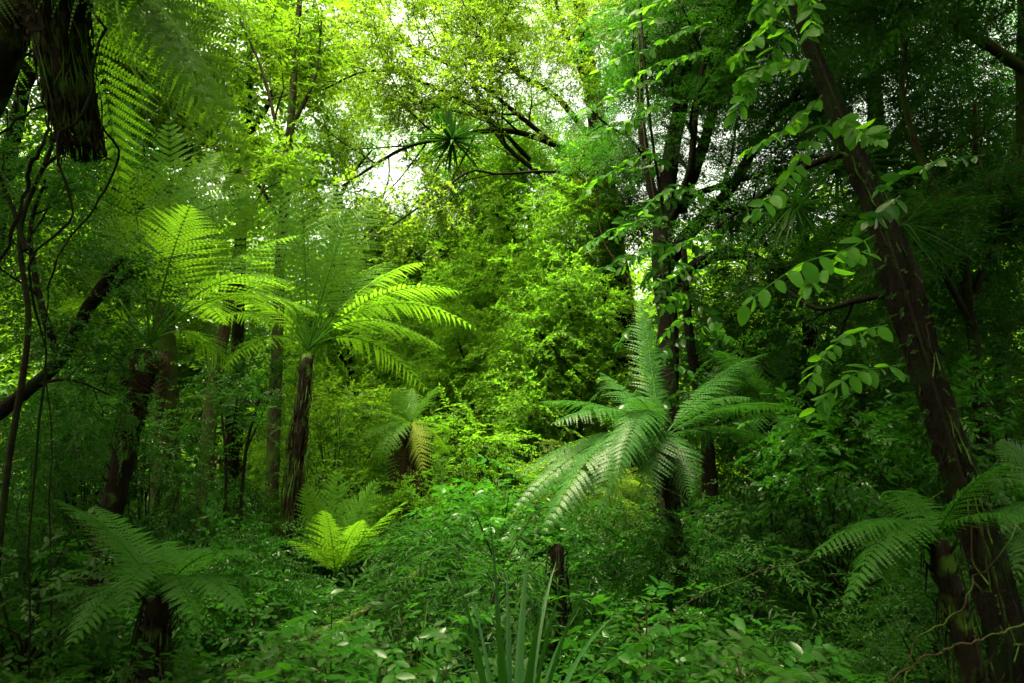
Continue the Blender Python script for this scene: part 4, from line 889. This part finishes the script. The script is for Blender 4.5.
for lab, grp, cnt, xr, dr_, sc in patches:
    for k in range(cnt):
        i = int(rng.integers(0, 6)); d = rng.uniform(*dr_); loc = G(rng.uniform(*xr), d); rz = rng.uniform(0, 6.28); s_ = sc * rng.uniform(.75, 1.25)
        if i not in first:
            first.add(i); o = protos[i]; o.location = loc; o.rotation_euler = (0, 0, rz); o.scale = (s_,) * 3; o['label'] = lab; o['group'] = grp
        else: copy_thing(protos[i], loc, rz, s_, lab, grp)

# sword-leaved clump in the front, blades placed one by one
rng = rg('swordclump'); base = on_ground(P(512, 660, 2.9)); base[2] += .1
cl = thing('sword_plant', base, 'clump of tall upright sword leaves at the bottom centre', 'plant')
for tx, ty, td, bow in [(495, 548, 2.85, .02), (468, 600, 2.7, .02), (480, 615, 3.1, .0), (524, 582, 3.15, .02), (553, 605, 2.7, .05), (578, 598, 2.6, .10), (508, 600, 3.2, .03), (534, 640, 2.6, .08), (590, 640, 3.1, .12), (455, 640, 2.9, .1), (560, 640, 3.2, .1), (440, 668, 2.6, .12), (610, 668, 2.7, .16), (520, 620, 3.4, .02), (545, 590, 3.4, .03), (475, 655, 2.4, .1), (500, 640, 2.4, .06)]:
    T = P(tx, ty, td); T = base + (T - base) * 1.12 + [(T - base)[0] * .25, 0, 0]; s = np.linspace(0, 1, 12)[:, None]; m_ = base * .45 + T * .55 + np.array([-(T - base)[0] * .3, 0, .12 + bow])
    ax = (1 - s) ** 2 * base + 2 * s * (1 - s) * m_ + s * s * T
    h = nrm((T - base) * [1, 1, 0] + [1e-3, -.02, 0]); blade(cl, ax, .044 * rng.uniform(.65, 1.2), h, rng, 'sword', base)
sword_tuft('sedge_tussock', 'tussock of thin arching pale blades left of the sword-leaved clump', on_ground(P(440, 650, 3.8)), 90, .75, .011, el=(25, 85), mat='sedge', droop=.9)
sword_tuft('sedge_tussock', 'tussock of thin pale blades behind the mossy log', on_ground(P(415, 620, 4.8)), 70, .75, .011, el=(25, 85), mat='sedge', droop=.9)
sword_tuft('sedge_tussock', 'tussock of thin dark blades at the bottom edge under the leafy patch', on_ground(P(395, 690, 3.0)), 60, .5, .012, el=(20, 80), mat='sword', droop=.8)
sword_tuft('sedge_tussock', 'tussock of dry thin blades at the foot of the slanting fern', on_ground(P(930, 670, 3.9)), 70, .8, .008, el=(20, 85), mat='sedge', droop=.9)

# fallen mossy log, root mound, dark post stump
def log(label, a, b, r, name='fallen_log'):
    rng = rg(label); a = np.asarray(a); b = np.asarray(b); root = thing(name, a, label, 'log')
    mb = MB(); pts = curve([a, a * .6 + b * .4 + rng.normal(0, .04, 3), a * .3 + b * .7 + rng.normal(0, .04, 3), b], 22); mb.tube(pts, np.linspace(r, r * .35, 22), sides=12, rough=.2, rng=rng)
    mb.build('trunk', M['mossy'], root, origin=a)
    fo = MB(); n = 70; i = rng.integers(0, 22, n); put_sprays(fo, 'small', pts[i] + rng.normal(0, r * .35, (n, 3)) + [0, 0, r * .8], rng.normal(0, 1, (n, 3)) * [1, 1, .4], rng.uniform(.06, .14, n), rng.normal(0, .5, n), rng.uniform(.3, .9, n))
    fo.build('moss_growth', M['fine'], root, origin=a)
log('mossy fallen branch slanting up under the small-leaved bush', P(290, 648, 5.2), P(425, 568, 6.0), .040)
log('mossy log lying low in the shade left of the leafy patch', on_ground(P(225, 640, 5.4)) + [0, 0, .14], on_ground(P(330, 600, 6.4)) + [0, 0, .22], .12)
def stump():
    rng = rg('post'); b = on_ground(P(560, 620, 5.2)); t = P(558, 545, 5.2); root = thing('tree_stump', b, 'short dark post-like fern stump standing behind the sword-leaved clump', 'stump')
    mb = MB(); fern_trunk(mb, [b - [0, 0, .1], (b + t) / 2, t], [.055, .045, .042, .044], rng); mb.build('trunk', M['fernbark'], root, origin=b)
    fo = MB(); n = 14; put_sprays(fo, 'oval', np.tile(t, (n, 1)) + rng.normal(0, .05, (n, 3)), rng.normal(0, 1, (n, 3)) + [0, 0, .5], rng.uniform(.10, .2, n), rng.normal(0, .5, n), rng.uniform(.3, .9, n))
    fo.build('foliage', M['glossy'], root, origin=b)
stump()

# small floor ferns: three built, the rest copied
def floor_fern(i, L, n, mat):
    rng = rg('floorfern', i); root = thing('ground_fern', (0, 0, 0), 'low fern', 'fern')
    for k in range(n):
        th = 6.283 * k / n + rng.normal(0, .25); h = np.array([math.cos(th), math.sin(th), 0]); l = L * rng.uniform(.8, 1.15); e = rng.uniform(.15, .55)
        mb = frond_mesh((0, 0, .02), h * l * .45 + [0, 0, l * (.35 + e * .5)], h * l + [0, 0, l * (e - .1)], npin=22, W=L * .17, m=7, up=np.array([0, 0, 1.0]) - h * .5, rng=rng, stipe=.14, rr=.005, droop=.3)
        mb.build('frond', M[mat], root)
    return root
fp = [floor_fern(0, .75, 9, 'fern'), floor_fern(1, .95, 10, 'fern_pale'), floor_fern(2, .60, 8, 'fern')]
rng = rg('ffplace')
for k, (lab, px, d, i, s_) in enumerate([
 ('low fern spreading just left of the dark post stump', 490, 5.6, 0, 1.0), ('low pale fern spreading just right of the dark post stump', 620, 5.4, 1, 1.0), ('small fern under the slanting fern at lower right', 800, 3.6, 2, .9),
 ('low fern half lost in the shade at the foot of the many-stemmed tree', 745, 5.6, 1, 1.0), ('low fern at the foot of the shaggy root skirt', 262, 7.0, 0, 1.2), ('dim low fern beneath the small yellow-fronded fern', 440, 8.0, 1, 1.2),
 ('dark low fern near the base of the left tree fern', 75, 5.2, 0, 1.1), ('dark fern in the corner below the lianas at lower left', 20, 3.9, 2, 1.1), ('arching low fern behind the leafy bed right of the sword leaves', 680, 5.2, 1, .9),
 ('arching low fern behind the leafy patch, beside the mossy branch', 395, 6.0, 0, 1.0), ('small fern at the bottom edge under the dark low fern', 190, 3.3, 2, 1.0), ('shaded fern between the two dark stems at right', 850, 5.4, 0, 1.1),
 ('pale fern in the middle behind the dark post stump', 545, 6.6, 1, 1.1), ('low fern behind the slim trunk at left', 215, 9.5, 1, 1.4), ('low fern far back in the light under the slim straight tree', 320, 10.5, 1, 1.5), ('dim fern on the bank under the dark hollow trunk', 620, 9, 1, 1.3)]):
    loc = G(px, d); rz = rng.uniform(0, 6.28)
    if k < 3 and False: pass
    used = globals().setdefault('_ff', set())
    if i not in used:
        used.add(i); o = fp[i]; o.location = loc; o.rotation_euler = (0, 0, rz); o.scale = (s_,) * 3; o['label'] = lab; o['group'] = 'low ferns on the forest floor'
    else: copy_thing(fp[i], loc, rz, s_, lab, 'low ferns on the forest floor')
